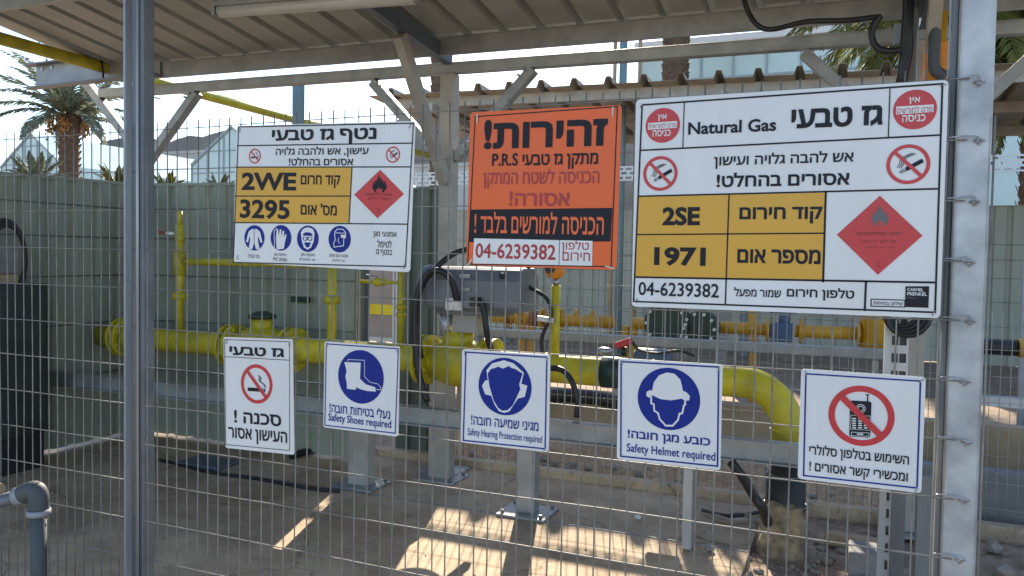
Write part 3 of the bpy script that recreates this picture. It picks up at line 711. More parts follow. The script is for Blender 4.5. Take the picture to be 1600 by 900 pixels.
for mp, c, ry, q in (((980,110,4.5),(250,387),122,[((215,280,309,356),(180,306,419,464)),((148,371),(352,356),(350,404),(147,418)),(155,345,370,404)]),
                     ((1230,110,4.5),(897,275),139,[((855,935,189,237),(808,972,312,361)),((766,256),(1029,240),(1027,293),(766,311)),(773,1020,253,299)])):
    S.map = mp; S.ring(c, ry, 0, 'ired','entry_disc',2)
    (a, b), band, tx = q[0], q[1], q[2]
    S.text('אין',*a,'white',.02,'entry_disc',3); S.text('כניסה',*b,'white',.02,'entry_disc',3); S.poly(band,'white','entry_disc',3); S.text('פרט למורשים',*tx,'inkred',.0,'entry_disc',4)
S.map = (980,110,4.5); S.text('Natural Gas',430,1048,350,440,bold=.026)
u,v,r = S.ring((233,725),122,.18); S.slash(u,v,r,th=.17); S.cig((233,725),122,30)
S.map = (1230,110,4.5); S.text('גז טבעי',30,672,258,402,bold=.035)
u,v,r = S.ring((850,660),140,.18); S.slash(u,v,r,th=.17); S.cig((850,660),140,30)
S.map = (0,0,1); S.text('אש להבה גלויה ועישון',1116,1334,238,261,bold=.018); S.text('אסורים בהחלט!',1120,1328,268,291,bold=.026)
S.ties([(-.385,.285,45),(.392,.29,20),(-.39,-.285,45),(.388,-.29,70)]); S.done()

# ---- small signs
S = Sign([(350,527),(458,531),(458,709),(352,700)], 0.315, 0.414, 1.5, 'white', 'tall narrow white no smoking danger sign, leftmost of the lower row', 'safety_sign')
S.map = (340,515,4.5)
S.line([(50,70),(507,85),(507,850),(58,808)],5,closed=True); S.line([(52,190),(505,215)],5,lv=2.2)
S.text('גז טבעי',85,468,124,188,bold=.03)
u,v,r = S.ring((275,382),138,.18); S.slash(u,v,r,th=.17,ang=-48); S.cig((275,400),125,0,kind=1)
S.text('סכנה !',118,448,575,668,bold=.022); S.text('העישון אסור',78,490,702,806,bold=.018)
S.ties([(-.14,.19,90),(.145,.19,90)]); S.done()

def bsign(px, rot, label, mp, frame, disc):
    S = Sign(px, 0.303, 0.303, rot, 'white', label, 'safety_sign'); S.map = mp
    (a,b,c,d) = frame
    S.line(frame, 8, 'iblue', closed=True)
    if disc: S.ring(disc[0], disc[1], 0, 'iblue', 'emblem', 2, 56)
    return S
S = bsign([(508,533),(627,542),(621,680),(503,670)],-0.5,'square white safety shoes sign with a boot on a blue disc',(340,515,4.5),[(765,100),(1272,135),(1250,728),(755,672)],((1007,332),188))
S.poly([(893,228),(1008,232),(1003,345),(1045,385),(1110,405),(1115,435),(1060,432),(1010,420),(975,405),(972,423),(912,415),(910,370),(900,330),(910,290)],'white','emblem',3)
S.line([(918,222),(918,210),(1035,215),(1035,330),(1075,370),(1125,380),(1150,405),(1150,422),(1118,420)],4,'white','emblem',3)
S.text('נעלי בטיחות חובה!',788,1215,535,606,'iblue',.012); S.text('Safety Shoes required',780,1222,612,683,'iblue',.012); S.ties([(-.14,.14,90),(.142,.14,90)]); S.done()
S = bsign([(725,545),(858,553),(856,707),(720,693)],0.1,'square white hearing protection sign with an ear muffed head on a blue disc',(710,530,3.721),[(68,75),(538,105),(528,637),(52,588)],((293,275),167))
S.poly([(188,180),(220,140),(290,122),(345,140),(405,195),(390,258),(425,270),(410,335),(370,345),(350,375),(320,420),(290,428),(260,418),(235,380),(215,328),(180,320),(162,270),(180,240),(195,238)],'white','emblem',3)
S.poly([(195,200),(215,172),(245,165),(252,158),(285,170),(320,155),(330,166),(355,172),(398,200),(378,262),(385,290),(362,340),(340,385),(310,412),(280,415),(255,398),(230,355),(205,270)],'iblue','emblem',4)
S.text('מגיני שמיעה חובה!',98,490,458,516,'iblue',.012); S.text('Safety Hearing Protection required',78,510,538,593,'iblue',.006); S.ties([(-.14,.14,90),(.142,.14,90),(.14,-.142,60)]); S.done()
S = bsign([(965,560),(1129,571),(1128,735),(963,716)],0.2,'square white safety helmet sign with a helmeted head on a blue disc',(710,530,3.721),[(970,130),(1537,162),(1530,738),(968,680)],((1245,347),181))
S.poly([(1150,300),(1160,250),(1190,210),(1235,193),(1280,200),(1315,235),(1330,300),(1350,308),(1370,330),(1365,355),(1345,357),(1320,345),(1260,355),(1200,348),(1150,325),(1135,340),(1117,330),(1118,305),(1140,295)],'white','emblem',3)
S.line([(1145,335),(1145,372),(1160,378),(1163,415),(1185,430),(1195,465),(1230,502),(1270,502),(1300,470),(1310,432),(1325,430),(1335,385),(1342,380),(1342,352)],9,'white','emblem',3)
S.text('כובע מגן חובה!',1008,1488,546,612,'iblue',.02); S.text('Safety Helmet required',1002,1518,630,695,'iblue',.012); S.ties([(-.14,.14,90),(.142,.14,90)]); S.done()
S = bsign([(1254,577),(1444,590),(1438,770),(1248,747)],-0.2,'square white no mobile phone sign with red ring, rightmost of the lower row',(1230,560,4.092),[(120,98),(852,145),(830,828),(105,748)],None)
u,v,r = S.ring((472,367),193,.2); 
S.poly([(412,268),(528,275),(539,285),(531,496),(521,506),(406,498),(397,488),(402,280)],'ink','emblem',3)
S.line([(513,275),(515,232)],6,'ink','emblem',3); S.line([(503,232),(523,232)],5,'ink','emblem',3.3)
for rr, mm, l in ((28,'white',3.5),(24,'ink',3.8),(17,'white',4.0),(13,'ink',4.2)): S.ring((470,320),rr,0,mm,'emblem',l,28,False)
for x in (428,466,502):
    for y in (384,399,414,428,443):
        S.poly([(x-12,y-5),(x+12,y-3),(x+12,y+5),(x-12,y+3)],'white','emblem',3.5)
S.line([(408,362),(530,368),(528,458),(405,452)],2,'white','emblem',3.5,closed=True); S.line([(412,470),(524,476),(520,498),(410,492)],2.5,'white','emblem',3.5,closed=True); S.line([(450,482),(482,484)],7,'white','emblem',3.5)
S.slash(u,v,r,th=.21,ang=-44,lv=5)
S.text('השימוש בטלפון סלולרי',140,780,578,666,bold=.018); S.text('ומכשירי קשר אסורים !',140,772,690,772,bold=.018)
S.ties([(-.14,.14,90),(.142,.142,40),(.14,-.142,70)]); S.done()

exec_marker = None
# ------------------------------------------------------------------ main yellow pipeline
PY, PZ, PR = 2.10, 0.86, 0.085
pl = thing('gas_pipeline', (-2.8,2.1,0), 'thick yellow gas pipeline with flanged valves behind the lower signs, bending down into the ground', 'pipeline')
XE = -0.50; RB = 0.24
pts = [(-5.28,PY,PZ),(-4,PY,PZ),(-2,PY,PZ),(XE-0.02,PY,PZ)] + arc((XE,PY,PZ-RB), RB, 90, 0, (1,0,0), (0,0,1), 10) + [(XE+RB,PY,0.46)]
MB().tube(pts, PR, 28).build('pipe', 'yellow', pl)
MB().tube([(XE+RB,PY,0.465),(XE+RB,PY,-0.05)], PR+0.016, 24).build('buried_wrap', 'blackwrap', pl, 'black wrapped pipe end going into the ground')
for i in range(2):
    z = 0.40-0.17*i; MB().tube(arc((XE+RB,PY,z), PR+0.02, 0, 360, (1,0,0), (0,1,0.08), 24), 0.005, 6, cap=False).build('band', 'galvdk', pl)
for X in (-4.45,-3.15,-2.75,-1.62,-0.98):
    MB().tube(arc((X,PY,PZ),PR+0.001,0,360,(0,1,0),(0,0,1),28),0.0055,6,cap=False).build('weld_seam','yellowolive',pl)
for zz in (PZ-RB+0.004,):
    MB().tube(arc((XE+RB,PY,zz),PR+0.001,0,360,(1,0,0),(0,1,0),28),0.0055,6,cap=False).build('weld_seam','yellowolive',pl)
def flange(X, r=0.15, w=0.028, m='yellowolive', bolts=True):
    f = MB().tube([(X-w/2,PY,PZ),(X+w/2,PY,PZ)], r, 28).build('flange', m, pl, bevel=0.003)
    if bolts:
        for k in range(8):
            a = R(22.5+45*k); y, z = PY+math.cos(a)*(r-0.026), PZ+math.sin(a)*(r-0.026)
            MB().tube([(X-w/2-0.016,y,z),(X+w/2+0.016,y,z)], 0.012, 6).build('bolt', m, f)
for X in (-5.06,-5.00,-4.02,-3.96,-3.50,-3.44): flange(X)
for X in (-2.46,-2.40,-2.02,-1.96): flange(X, 0.155)
MB().tube([(-4.94,PY,PZ),(-4.86,PY,PZ),(-4.78,PY,PZ)], [0.135,0.125,0.09], 20).build('reducer', 'yellowolive', pl)
MB().ball((-3.73,PY,PZ), 0.15, (1.5,1,1.0), 20, 12).build('valve_body', 'yellowolive', pl)
MB().tube([(-3.73,PY,PZ+0.10),(-3.73,PY,PZ+0.20)], 0.075, 16).build('valve_bonnet', 'yellowolive', pl)
MB().tube([(-3.73,PY,PZ+0.20),(-3.73,PY,PZ+0.225),(-3.73,PY,PZ+0.25)], [0.095,0.095,0.03], 16).build('valve_cap', 'dkgreen', pl)
MB().ball((-2.21,PY,PZ), 0.15, (1.25,1,1.05), 20, 12).build('valve_body', 'yellowolive', pl)
MB().tube([(-2.21,PY,PZ+0.08),(-2.21,PY,PZ+0.19)], 0.10, 16).build('valve_bonnet', 'yellowolive', pl)
a = at(942,580,PY).x; b = at(985,580,PY).x
MB().tube([(a,PY,PZ),(b,PY,PZ)], PR+0.006, 28).build('insulating_joint', 'dkgreen', pl, 'dark green insulating joint on the pipe')
def small(pts, r, name='branch_pipe', m='yellow'): return MB().tube(pts, r, 14).build(name, m, pl)
xa_ = at(281,420,PY).x; xb_ = at(519,420,PY).x; zA = at(281,330,PY).z; zT = at(400,411,PY).z
small([(xa_,PY,PZ),(xa_,PY,zA-0.10)], 0.030); small([(xa_,PY,zA-0.10),(xa_,PY,zA)], 0.018, 'stub_pipe')
small([(xa_,PY,at(281,400,PY).z+0.03),(xa_,PY,at(281,430,PY).z)], 0.042, 'tee_fitting')
small([(xa_,PY,zT),(xb_,PY,zT)], 0.027); small([(xb_,PY,zT+0.03),(xb_,PY,PZ)], 0.030)
small([(xa_,PY,at(281,372,PY).z+0.025),(xa_,PY,at(281,372,PY).z-0.025)], 0.034, 'valve_body')
for zz in (at(519,468,PY).z, at(281,462,PY).z):
    for X in (xb_, xa_):
        pass
small([(xb_,PY,at(519,462,PY).z),(xb_,PY,at(519,474,PY).z)], 0.055, 'flange', 'yellowolive'); small([(xa_,PY,at(281,458,PY).z),(xa_,PY,at(281,468,PY).z)], 0.055, 'flange', 'yellowolive')
h = MB(); z_ = at(281,365,PY).z; h.bar((xa_-0.03,PY-0.03,z_), (xa_-0.10,PY-0.03,z_+0.002), 0.012, 0.02); h.build('valve_lever', 'bwhite', pl)
h = MB(); h.bar((xa_-0.10,PY-0.03,z_+0.002), (xa_-0.17,PY-0.03,z_+0.006), 0.014, 0.024); h.build('lever_grip', 'rust', pl)
xc_ = at(627,470,PY).x; small([(xc_,PY,PZ),(xc_,PY,1.62)], 0.020, m='yellowolive'); zv = at(600,441,PY).z
small([(xc_,PY,zv),(at(563,441,PY).x,PY,zv)], 0.012, m='yellowolive'); small([(at(600,441,PY).x,PY,zv),(at(588,441,PY).x,PY,zv),(at(583,441,PY).x,PY,zv)], [0.026,0.03,0.012], 'valve_body', 'yellowolive')
MB().bar((at(590,436,PY).x,PY,zv+0.035),(at(572,434,PY).x,PY,zv+0.045),0.012,0.008).build('valve_lever','galvdk',pl)
for px_ in (480, 492): small([(xc_,PY,at(627,px_,PY).z+0.014),(xc_,PY,at(627,px_,PY).z-0.014)], 0.032, 'union_nut', 'yellowolive')
xd_ = at(868,500,PY).x; zd = at(868,446,PY).z; small([(xd_,PY,PZ),(xd_,PY,zd)], 0.026)
small([(xd_,PY,zd),(xd_,PY,zd+0.04)], 0.018, 'nipple', 'zinc')
q = thing('pressure_transmitter', (xd_,PY,zd+0.05), 'bright orange pressure transmitter on top of the thin yellow riser below the orange sign', 'gauge')
MB().ball((xd_-0.01,PY,zd+0.085), 0.055, (1.1,0.9,0.9)).build('housing', 'brightorange', q); MB().tube([(xd_-0.02,PY-0.05,zd+0.10),(xd_-0.02,PY-0.07,zd+0.10)], 0.028, 14).build('dial', 'black', q)
MB().tube(smooth_path([(xd_-0.05,PY-0.03,zd+0.13),(xd_-0.17,PY-0.03,zd+0.10),(xd_-0.17,PY-0.03,zd+0.0),(xd_-0.05,PY-0.04,zd-0.07),(xd_-0.01,PY-0.05,zd-0.17),(xd_-0.07,PY-0.04,zd-0.32),(xd_-0.04,PY-0.04,zd-0.50)],6), 0.012, 8).build('cable', 'black', q)
MB().bar(at(840,497,PY-0.05), at(866,501,PY-0.05), 0.02, 0.03).build('metal_tag', 'zinc', q)
# red lever valve on the joint
p = at(975,545,PY-0.06)
q = thing('lever_valve', p, 'small valve with red lever and black cable above the dark green pipe joint', 'valve')
MB().tube([p+Vector((0,0,-0.04)), p+Vector((0,0,0.01))], 0.016, 10).build('stem', 'black', q)
MB().bar(p+Vector((-0.05,0,0.012)), p+Vector((0.045,0,0.05)), 0.03, 0.04).build('lever', 'red', q, bevel=0.008)
MB().tube(smooth_path([p+Vector((0.05,0,0.04)), at(1000,548,PY), at(1030,552,PY), at(1060,548,PY), at(1085,556,PY)],6), 0.008, 8).build('cable', 'black', q)
MB().ball(at(945,548,PY-0.05), 0.03, (1.7,1,0.7)).build('clamp', 'zinc', q)
q = thing('motor_housing', at(1018,556,2.3), 'rounded blue grey motor housing just above the helmet sign', 'motor')
c_ = at(1020,560,2.35); MB().tube([c_+Vector((-0.11,0,0)),c_+Vector((-0.09,0,0)),c_+Vector((0.09,0,0)),c_+Vector((0.11,0,0))],[0.045,0.06,0.06,0.04],16).build('housing','blue',q); MB().box(c_+Vector((-0.08,-0.03,-0.5)),c_+Vector((0.08,0.03,-0.05))).build('stand','galvdk',q)

# electric actuator
ac = thing('valve_actuator', (-2.1,2.05,1.2), 'dark grey electric valve actuator box with black cables below the orange sign', 'actuator')
a = at(672,417,2.02); b = at(822,490,2.02); zt_, zb_ = a.z+0.005, at(745,490,2.02).z+0.02
mb = MB(); prof = []
for (y, z) in ((1.92,zb_),(1.90,zb_+0.03),(1.90,zt_-0.08),(1.93,zt_-0.02),(1.98,zt_),(2.16,zt_),(2.22,zt_-0.05),(2.24,zb_+0.03),(2.20,zb_)): prof.append((y,z))
n = len(prof); mb.add([(a.x+0.03,y,z) for y,z in prof]+[(b.x,y,z) for y,z in prof], [tuple(range(n)), tuple(range(n,2*n))[::-1]]+[(i,i+n,(i+1)%n+n,(i+1)%n) for i in range(n)])
mb.build('housing', 'boxgrey', ac, bevel=0.012)
zc_ = (zt_+zb_)/2
MB().tube([(a.x+0.034,2.0,zc_+0.02),(a.x-0.005,2.0,zc_+0.02),(a.x-0.03,2.0,zc_+0.02)],[0.12,0.12,0.09],24).build('end_cover','boxgrey',ac,bevel=0.004)
MB().box((a.x+0.10,1.893,zb_+0.02),(b.x-0.16,1.899,zb_+0.055)).build('seam_strip','galvdk',ac)
MB().box((a.x+0.04,1.98,zb_-0.03),(b.x-0.14,2.18,zb_)).build('mounting_flange','boxgrey',ac,bevel=0.005)
MB().box((at(712,480,2.02).x,1.885,at(712,485,1.89).z),(at(738,480,2.02).x,1.898,at(712,466,1.89).z)).build('name_plate','zinc',ac)
for px_, py_ in ((727,432),(727,452)):
    c_ = at(px_,py_,1.897); MB().box((c_.x-0.035,1.888,c_.z-0.010),(c_.x+0.035,1.8975,c_.z+0.010)).build('label_plate','galv2',ac)
c_ = at(784,431,1.897); MB().ball(c_, 0.018, (1,0.6,1)).build('knob','black',ac)
MB().tube([(-2.27,2.06,zb_-0.03),(-2.27,2.06,PZ+0.16)],0.045,16).build('stem','galv',ac); MB().box((-2.20,2.0,PZ+0.19),(-2.04,2.15,zb_-0.031)).build('gear_block','steelbrown',ac,bevel=0.004)
MB().box((at(738,470,1.9).x,1.86,at(740,478,1.9).z),(at(752,470,1.9).x,1.899,at(740,464,1.9).z)).build('cable_gland','black',ac)
MB().tube(smooth_path([at(714,470,1.87),at(706,440,1.84),at(690,424,1.82),at(668,428,1.82),at(652,460,1.80),at(648,500,1.80),at(650,545,1.80),at(656,590,1.80),at(668,628,1.80)],6),0.020,10).build('cable','black',ac)
MB().tube(smooth_path([at(735,388,2.0),at(710,396,1.95),at(684,416,1.88),at(658,450,1.84),at(652,500,1.84),at(658,560,1.84)],6),0.018,10).build('cable','black',ac)
MB().tube(smooth_path([at(752,472,1.86),at(757,490,1.86),at(760,515,1.86),at(765,540,1.90),at(772,560,1.95)],6),0.018,10).build('cable','black',ac)
o = MB().tube(smooth_path([at(858,575,1.9),at(878,578,1.86),at(893,595,1.84),at(902,625,1.84),at(901,652,1.84)],6),0.017,10).build('flexible_hose','black'); tag(o,'black flexible hose dropping from the yellow pipe right of the hearing protection sign','hose')
o = MB().tube(smooth_path([at(840,620,3.4),at(880,618,3.4),at(930,622,3.4),at(975,632,3.4)],6),0.055,12).build('flexible_hose','black'); tag(o,'thick dark hose lying behind the inner mesh fence between the hearing and helmet signs','hose')

# supports
def support(px0, px1, pyb, Y, ztop, label, m='galv2', plate=True):
    x0 = at(px0,700,Y).x; x1 = at(px1,700,Y).x
    t = thing('pipe_support', ((x0+x1)/2,Y,0), label, 'pipe support', 'steel supports under the yellow pipeline')
    MB().box((x0,Y-0.045,0.014),(x1,Y+0.045,ztop)).build('post', m, t, bevel=0.004)
    if plate:
        xm = (x0+x1)/2; MB().box((xm-0.15,Y-0.13,0.001),(xm+0.15,Y+0.13,0.015)).build('base_plate','galv2',t,bevel=0.002)
        b = MB()
        for sx in (-0.12,0.12):
            for sy in (-0.10,0.10): MB().tube([(xm+sx,Y+sy,0.015),(xm+sx,Y+sy,0.035)],0.011,6).build('anchor_bolt','galvdk',t)
    sd_ = MB(); xm = (x0+x1)/2
    sd_.tube(arc((xm,Y,PZ),PR+0.012,180,360,(0,1,0),(0,0,1),14),0.012,8); sd_.build('saddle','galvdk',t)
    return t
support(550,581,772,2.08,0.76,'wide grey steel pipe support standing below the safety shoes sign',m='steelbrown')
support(674,706,745,2.45,0.72,'steel pipe support between the shoes sign and the hearing sign, set farther back',m='steelbrown')
support(812,840,805,2.02,0.76,'steel pipe support with base plate directly below the hearing protection sign')
support(1071,1086,860,1.83,0.70,'thin galvanised pipe support strut below the helmet sign','galv',plate=False)
# channel beam
ch = thing('channel_beam', (-2.5,1.35,0.68), 'long galvanised channel beam running horizontally below the yellow pipe behind the lower signs', 'beam')
CY = 1.75; CZ = (at(625,632,CY).z+at(192,590,CY).z)/2; CH = 0.105
cb = MB(); cb.box((-5.38,CY+0.002,CZ-CH),(0.30,CY+0.008,CZ)); cb.box((-5.38,CY-0.045,CZ-0.006),(0.30,CY+0.002,CZ)); cb.box((-5.38,CY-0.045,CZ-CH),(0.30,CY+0.002,CZ-CH+0.006)); cb.build('channel','galv2',ch)
cb = MB(); cb.box((-5.38,CY+0.01,CZ-0.05),(0.30,CY+0.06,CZ-0.004)); cb.build('rear_flange','galv',ch)
for X in (-3.6,-1.95,-0.33):
    MB().box((X-0.02,CY+0.062,CZ-0.10),(X+0.02,2.02,CZ-0.05)).build('bracket','galv2',ch)
# rail behind
t = thing('grey_rail', (-1.1,2.92,0.95), 'pale grey horizontal rail between the thick yellow pipe and the orange pipes', 'rail')
a = at(640,513,3.5); rz_ = at(1000,533,3.5).z; MB().bar((a.x,3.5,rz_),(0.42,3.5,rz_),0.05,0.075).build('rail','galv2',t,bevel=0.012)
for X in (-2.55,-1.2,0.2): MB().box((X-0.02,3.48,-0.03),(X+0.02,3.52,rz_-0.04)).build('rail_post','galv2',t)

# far orange pipeline
OY, OZ = 4.6, 0.95
op = thing('gas_pipeline', (-1.5,OY,0), 'thin orange pipe run with flanges, blue valve and tall filter, far behind', 'pipeline')
X0, X1 = at(790,500,OY).x, at(1395,528,OY).x
MB().tube([(X0-0.15,OY,OZ),(at(960,510,OY).x,OY,OZ)],0.055,16).build('pipe','orange',op); MB().tube([(at(985,510,OY).x,OY,OZ),(X1,OY,OZ)],0.052,16).build('pipe','orange',op)
for px_ in (793,812,848,862,876,1116,1200,1252,1342):
    X = at(px_,510,OY).x; MB().tube([(X-0.012,OY,OZ),(X+0.012,OY,OZ)],0.10,16).build('flange','orange',op)
X = at(840,505,OY).x; MB().tube([(X-0.06,OY,OZ),(X+0.06,OY,OZ)],0.075,14).build('coupling','rust',op)
for px_ in (816,831,978,990,1178):
    X = at(px_,510,OY).x; MB().box((X-0.03,OY-0.03,-0.05),(X+0.03,OY+0.03,OZ-0.03)).build('leg','orange',op)
X = at(1178,490,OY).x; MB().box((X-0.035,OY-0.1,OZ),(X+0.035,OY-0.06,1.9)).build('upright','orange',op)
X = at(1365,500,OY).x; MB().tube([(X,OY,0.80),(X,OY,0.84),(X,OY,1.5)],[0.04,0.10,0.10],18).build('filter_vessel','orange',op)
X = at(1225,515,OY).x; v_ = MB().box((X-0.10,OY-0.08,OZ-0.09),(X+0.08,OY+0.08,OZ+0.06)); v_.tube([(X,OY,OZ),(X,OY,OZ+0.2)],0.045,10); v_.tube([(X-0.12,OY,OZ+0.17),(X+0.1,OY,OZ+0.17)],0.03,10); v_.build('valve_body','blue',op,bevel=0.008)
for px_ in (900,925,828): X = at(px_,495,OY).x; MB().tube([(X,OY,OZ),(X,OY,OZ+0.10)],0.02,8).build('stub_pipe','orange',op)
rg = thing('gas_regulator', (at(1066,505,4.5).x,4.45,0.95), 'bulky dark green gas regulator with pale bolt heads in the orange yellow pipe run', 'regulator')
Xg = at(1045,505,4.45).x; Xh = at(1096,508,4.45).x
MB().tube([(Xg,4.33,OZ+0.03),(Xg,4.50,OZ+0.03)],0.19,22).build('diaphragm_case','dkgreen',rg,bevel=0.006)
MB().tube([(Xh,4.36,OZ+0.0),(Xh,4.52,OZ+0.0)],0.15,20).build('pilot_case','dkgreen',rg,bevel=0.006)
b = MB()
for c_, r_ in (((Xg,OZ+0.03),0.165),((Xh,OZ),0.125)):
    for k in range(10):
        a = R(36*k); MB().tube([(c_[0]+r_*math.cos(a),4.31,c_[1]+r_*math.sin(a)),(c_[0]+r_*math.cos(a),4.34,c_[1]+r_*math.sin(a))],0.014,6).build('bolt','tie',rg)
MB().tube([(Xg,4.40,OZ+0.2),(Xg,4.40,OZ+0.42)],0.05,12).build('spring_tower','dkgreen',rg)

# ------------------------------------------------------------------ right side equipment near column
t = thing('slotted_strut', (0.22,1.55,0), 'galvanised slotted strut post with a black cable coil, just above the phone sign', 'strut post')
a = at(1380,600,1.45).x; b = at(1418,600,1.45).x
mb = MB(); zz = 0.0; mb.box((a,1.45,0),(a+0.028,1.453,1.75)); mb.box((a+0.085,1.45,0),(b,1.453,1.75)); mb.box((a+0.054,1.45,0),(a+0.058,1.453,1.75))
while zz < 1.74:
    mb.box((a+0.028,1.4502,zz),(a+0.085,1.4528,zz+0.035)); zz += 0.075
mb.box((a,1.453,0),(a+0.003,1.53,1.75)); mb.box((b-0.003,1.453,0),(b,1.53,1.75)); mb.build('strut','galv',t)
mb = MB(); mb.box((a+0.004,1.50,0),(b-0.004,1.503,1.75)); mb.build('dark_web','galvdk',t)
cc = thing('cable_coil', at(1408,500,1.40), 'black cable coil hanging on the slotted strut under the biggest sign', 'cable')
mb = MB()
for k in range(4):
    r_ = 0.075+0.012*k; c_ = at(1410,486,1.40)+Vector((0.006*k,-0.01*k,0.01))
    mb.tube([c_+Vector((r_*0.8*math.cos(R(18*i)),0.01*math.sin(R(36*i)),r_*math.sin(R(18*i)))) for i in range(21)],0.011,8,cap=False)
mb.build('coil','black',cc)
for pxa, pxb, Y, pt, m_, lab in ((1393,1415,1.3,700,'galvdk','dark steel post standing behind the bottom of the phone sign'),(1432,1462,1.1,742,'galvdk','wider dark steel post between the phone sign and the bright galvanised post')):
    o = MB().box((at(pxa,800,Y).x,Y,-0.05),(at(pxb,800,Y).x,Y+0.06,at(pxa,pt,Y).z)).build('steel_post',m_,bevel=0.004); tag(o,lab,'post')
# upper right: conduits, orange riser, black cables
t = thing('conduit_pipe', (0.36,2.2,1.5), 'tall pale grey conduit tube rising above the biggest sign', 'conduit')
X = at(1431,60,2.3).x; MB().tube([(X,2.3,0.0),(X-0.02,2.3,3.2)],0.026,14).build('tube','galv',t); MB().box((X-0.04,2.27,2.2),(X+0.04,2.34,2.23)).build('clip','galvdk',t)
t = thing('gas_riser', (0.42,2.1,1.5), 'orange gas riser with a grey hose beside the top of the bright post', 'pipe')
X = at(1465,70,2.15).x; MB().tube([(X-0.03,2.15,1.2),(X,2.15,2.75)],0.042,16).build('riser','orange',t)
MB().box((X-0.06,2.10,2.40),(X+0.05,2.20,2.60)).build('coupling','brightorange',t,bevel=0.01)
MB().tube(smooth_path([at(1458,-40,2.05),at(1461,40,2.05),at(1459,90,2.05),at(1462,110,2.05),at(1478,120,2.05)],6),0.028,12).build('hose','pvc',t)
t = thing('cable_bundle', (0.3,2.1,2.5), 'bundle of black cables with a loop hanging from the near canopy above the biggest sign', 'cable')
for i in range(4):
    MB().tube(smooth_path([at(1418+4*i,-60,2.1+0.02*i),at(1414+3*i,30,2.1),at(1410+4*i,80,2.1),at(1404+3*i,128,2.1)],6),0.014,8).build('cable','black',t)
MB().tube(smooth_path([at(1408,78,2.05),at(1392,80,2.05),at(1372,76,2.05),at(1362,58,2.05),at(1366,38,2.05),at(1376,25,2.05)],6),0.017,10).build('cable_loop','black',t)
MB().tube(smooth_path([at(1376,26,2.1),at(1320,32,2.15),at(1260,34,2.15),at(1205,46,2.2),at(1180,36,2.2),at(1165,8,2.2),at(1160,-20,2.1)],6),0.014,8).build('cable','black',t)
MB().box((at(1398,40,2.12).x,2.10,at(1398,70,2.12).z),(at(1412,40,2.12).x,2.16,at(1400,38,2.12).z)).build('junction_box','galvdk',t)
# right background: black pipe and wire tray
t = thing('black_pipe', at(1560,540,3.4), 'short black horizontal pipe with an orange end, right of the bright galvanised post', 'pipe')
a = at(1515,540,3.4); MB().tube([(a.x,3.4,a.z),(at(1591,541,3.4).x,3.4,a.z)],0.05,16).build('pipe','black',t); c_=at(1591,541,3.4).x
MB().tube([(c_,3.4,a.z),(c_+0.6,3.4,a.z)],0.058,16).build('orange_end','orange',t)
MB().box((a.x,3.37,-0.05),(a.x+0.05,3.43,a.z-0.04)).build('leg','galvdk',t); MB().box((c_+0.3,3.37,-0.05),(c_+0.35,3.43,a.z-0.04)).build('leg','galvdk',t)
t = thing('wire_tray', at(1560,624,3.2), 'pale blue grey wire cable tray low down right of the bright galvanised post', 'cable tray')
a = at(1505,619,3.2); MB().box((a.x,3.2,a.z-0.05),(a.x+2.2,3.28,a.z+0.008)).build('tray','galv',t)
for X in (a.x+0.02, a.x+1.9): MB().box((X,3.21,-0.05),(X+0.04,3.27,a.z-0.051)).build('leg','galvdk',t)
o = MB().box((0.42,3.05,-0.05),(3.2,3.18,0.30)).build('low_concrete_wall','concdk',bevel=0.015); tag(o,'low dark grey concrete plinth at the right edge behind the bright post','wall')
# concrete foot, blocks and rubble
ft = MB(); n=14
for zz, rr in ((0,0),): pass
vs = []; n = 22; LV = ((-0.05,0.125),(0.03,0.125),(0.09,0.115),(0.15,0.118),(0.20,0.108),(0.24,0.10),(0.25,0.07))
for z_, r_ in LV:
    for k_ in range(n):
        a = 2*math.pi*k_/n; sq = 1/max(abs(math.cos(a)),abs(math.sin(a)))**0.5; j_ = random.uniform(0.90,1.07)*sq
        vs.append((XE+RB-0.01+r_*j_*math.cos(a), PY-0.03+r_*j_*math.sin(a), z_+random.uniform(-0.014,0.014)))
ft.add(vs,[(i*n+k_,i*n+(k_+1)%n,(i+1)*n+(k_+1)%n,(i+1)*n+k_) for i in range(len(LV)-1) for k_ in range(n)]+[tuple((len(LV)-1)*n+k_ for k_ in range(n))])
o = ft.build('concrete_footing','tanrough'); tag(o,'rough tan concrete footing around the foot of the black wrapped pipe','footing')
a = gnd(1325,893); o = MB().box((a.x,a.y,-0.05),(a.x+0.17,a.y+0.2,0.10)).build('concrete_block','concdk',bevel=0.01); tag(o,'grey concrete block on the gravel below the phone sign','block')
o = MB().bar((at(1290,815,2.3).x,2.3,0.02),(0.25,2.25,0.02),0.08,0.07).build('concrete_block','tan',bevel=0.01); tag(o,'narrow pale kerb piece lying on the soil right of the black wrapped pipe','block')
def rock(p, s, m='stone'):
    bm = bmesh.new(); bmesh.ops.create_icosphere(bm, subdivisions=1, radius=s)
    for v in bm.verts: v.co = Vector((v.co.x*random.uniform(0.7,1.2), v.co.y*random.uniform(0.7,1.2), v.co.z*random.uniform(0.5,0.9)))
    me = bpy.data.meshes.new('stone'); bm.to_mesh(me); bm.free(); me.materials.append(M[m]); o = bpy.data.objects.new('stone', me); col.objects.link(o); o.location = p; o.rotation_euler = (0,0,random.uniform(0,6)); return o
for i in range(150):
    x = random.uniform(-0.48,0.5); y = random.uniform(1.3,2.6); o = rock((x,y,-0.022+random.uniform(0,0.006)), random.choice((0.006,0.008,0.010,0.013,0.018,0.03)))
    tag(o,'small broken stone on the gravel and soil below the phone sign','stone','loose stones below the phone sign')
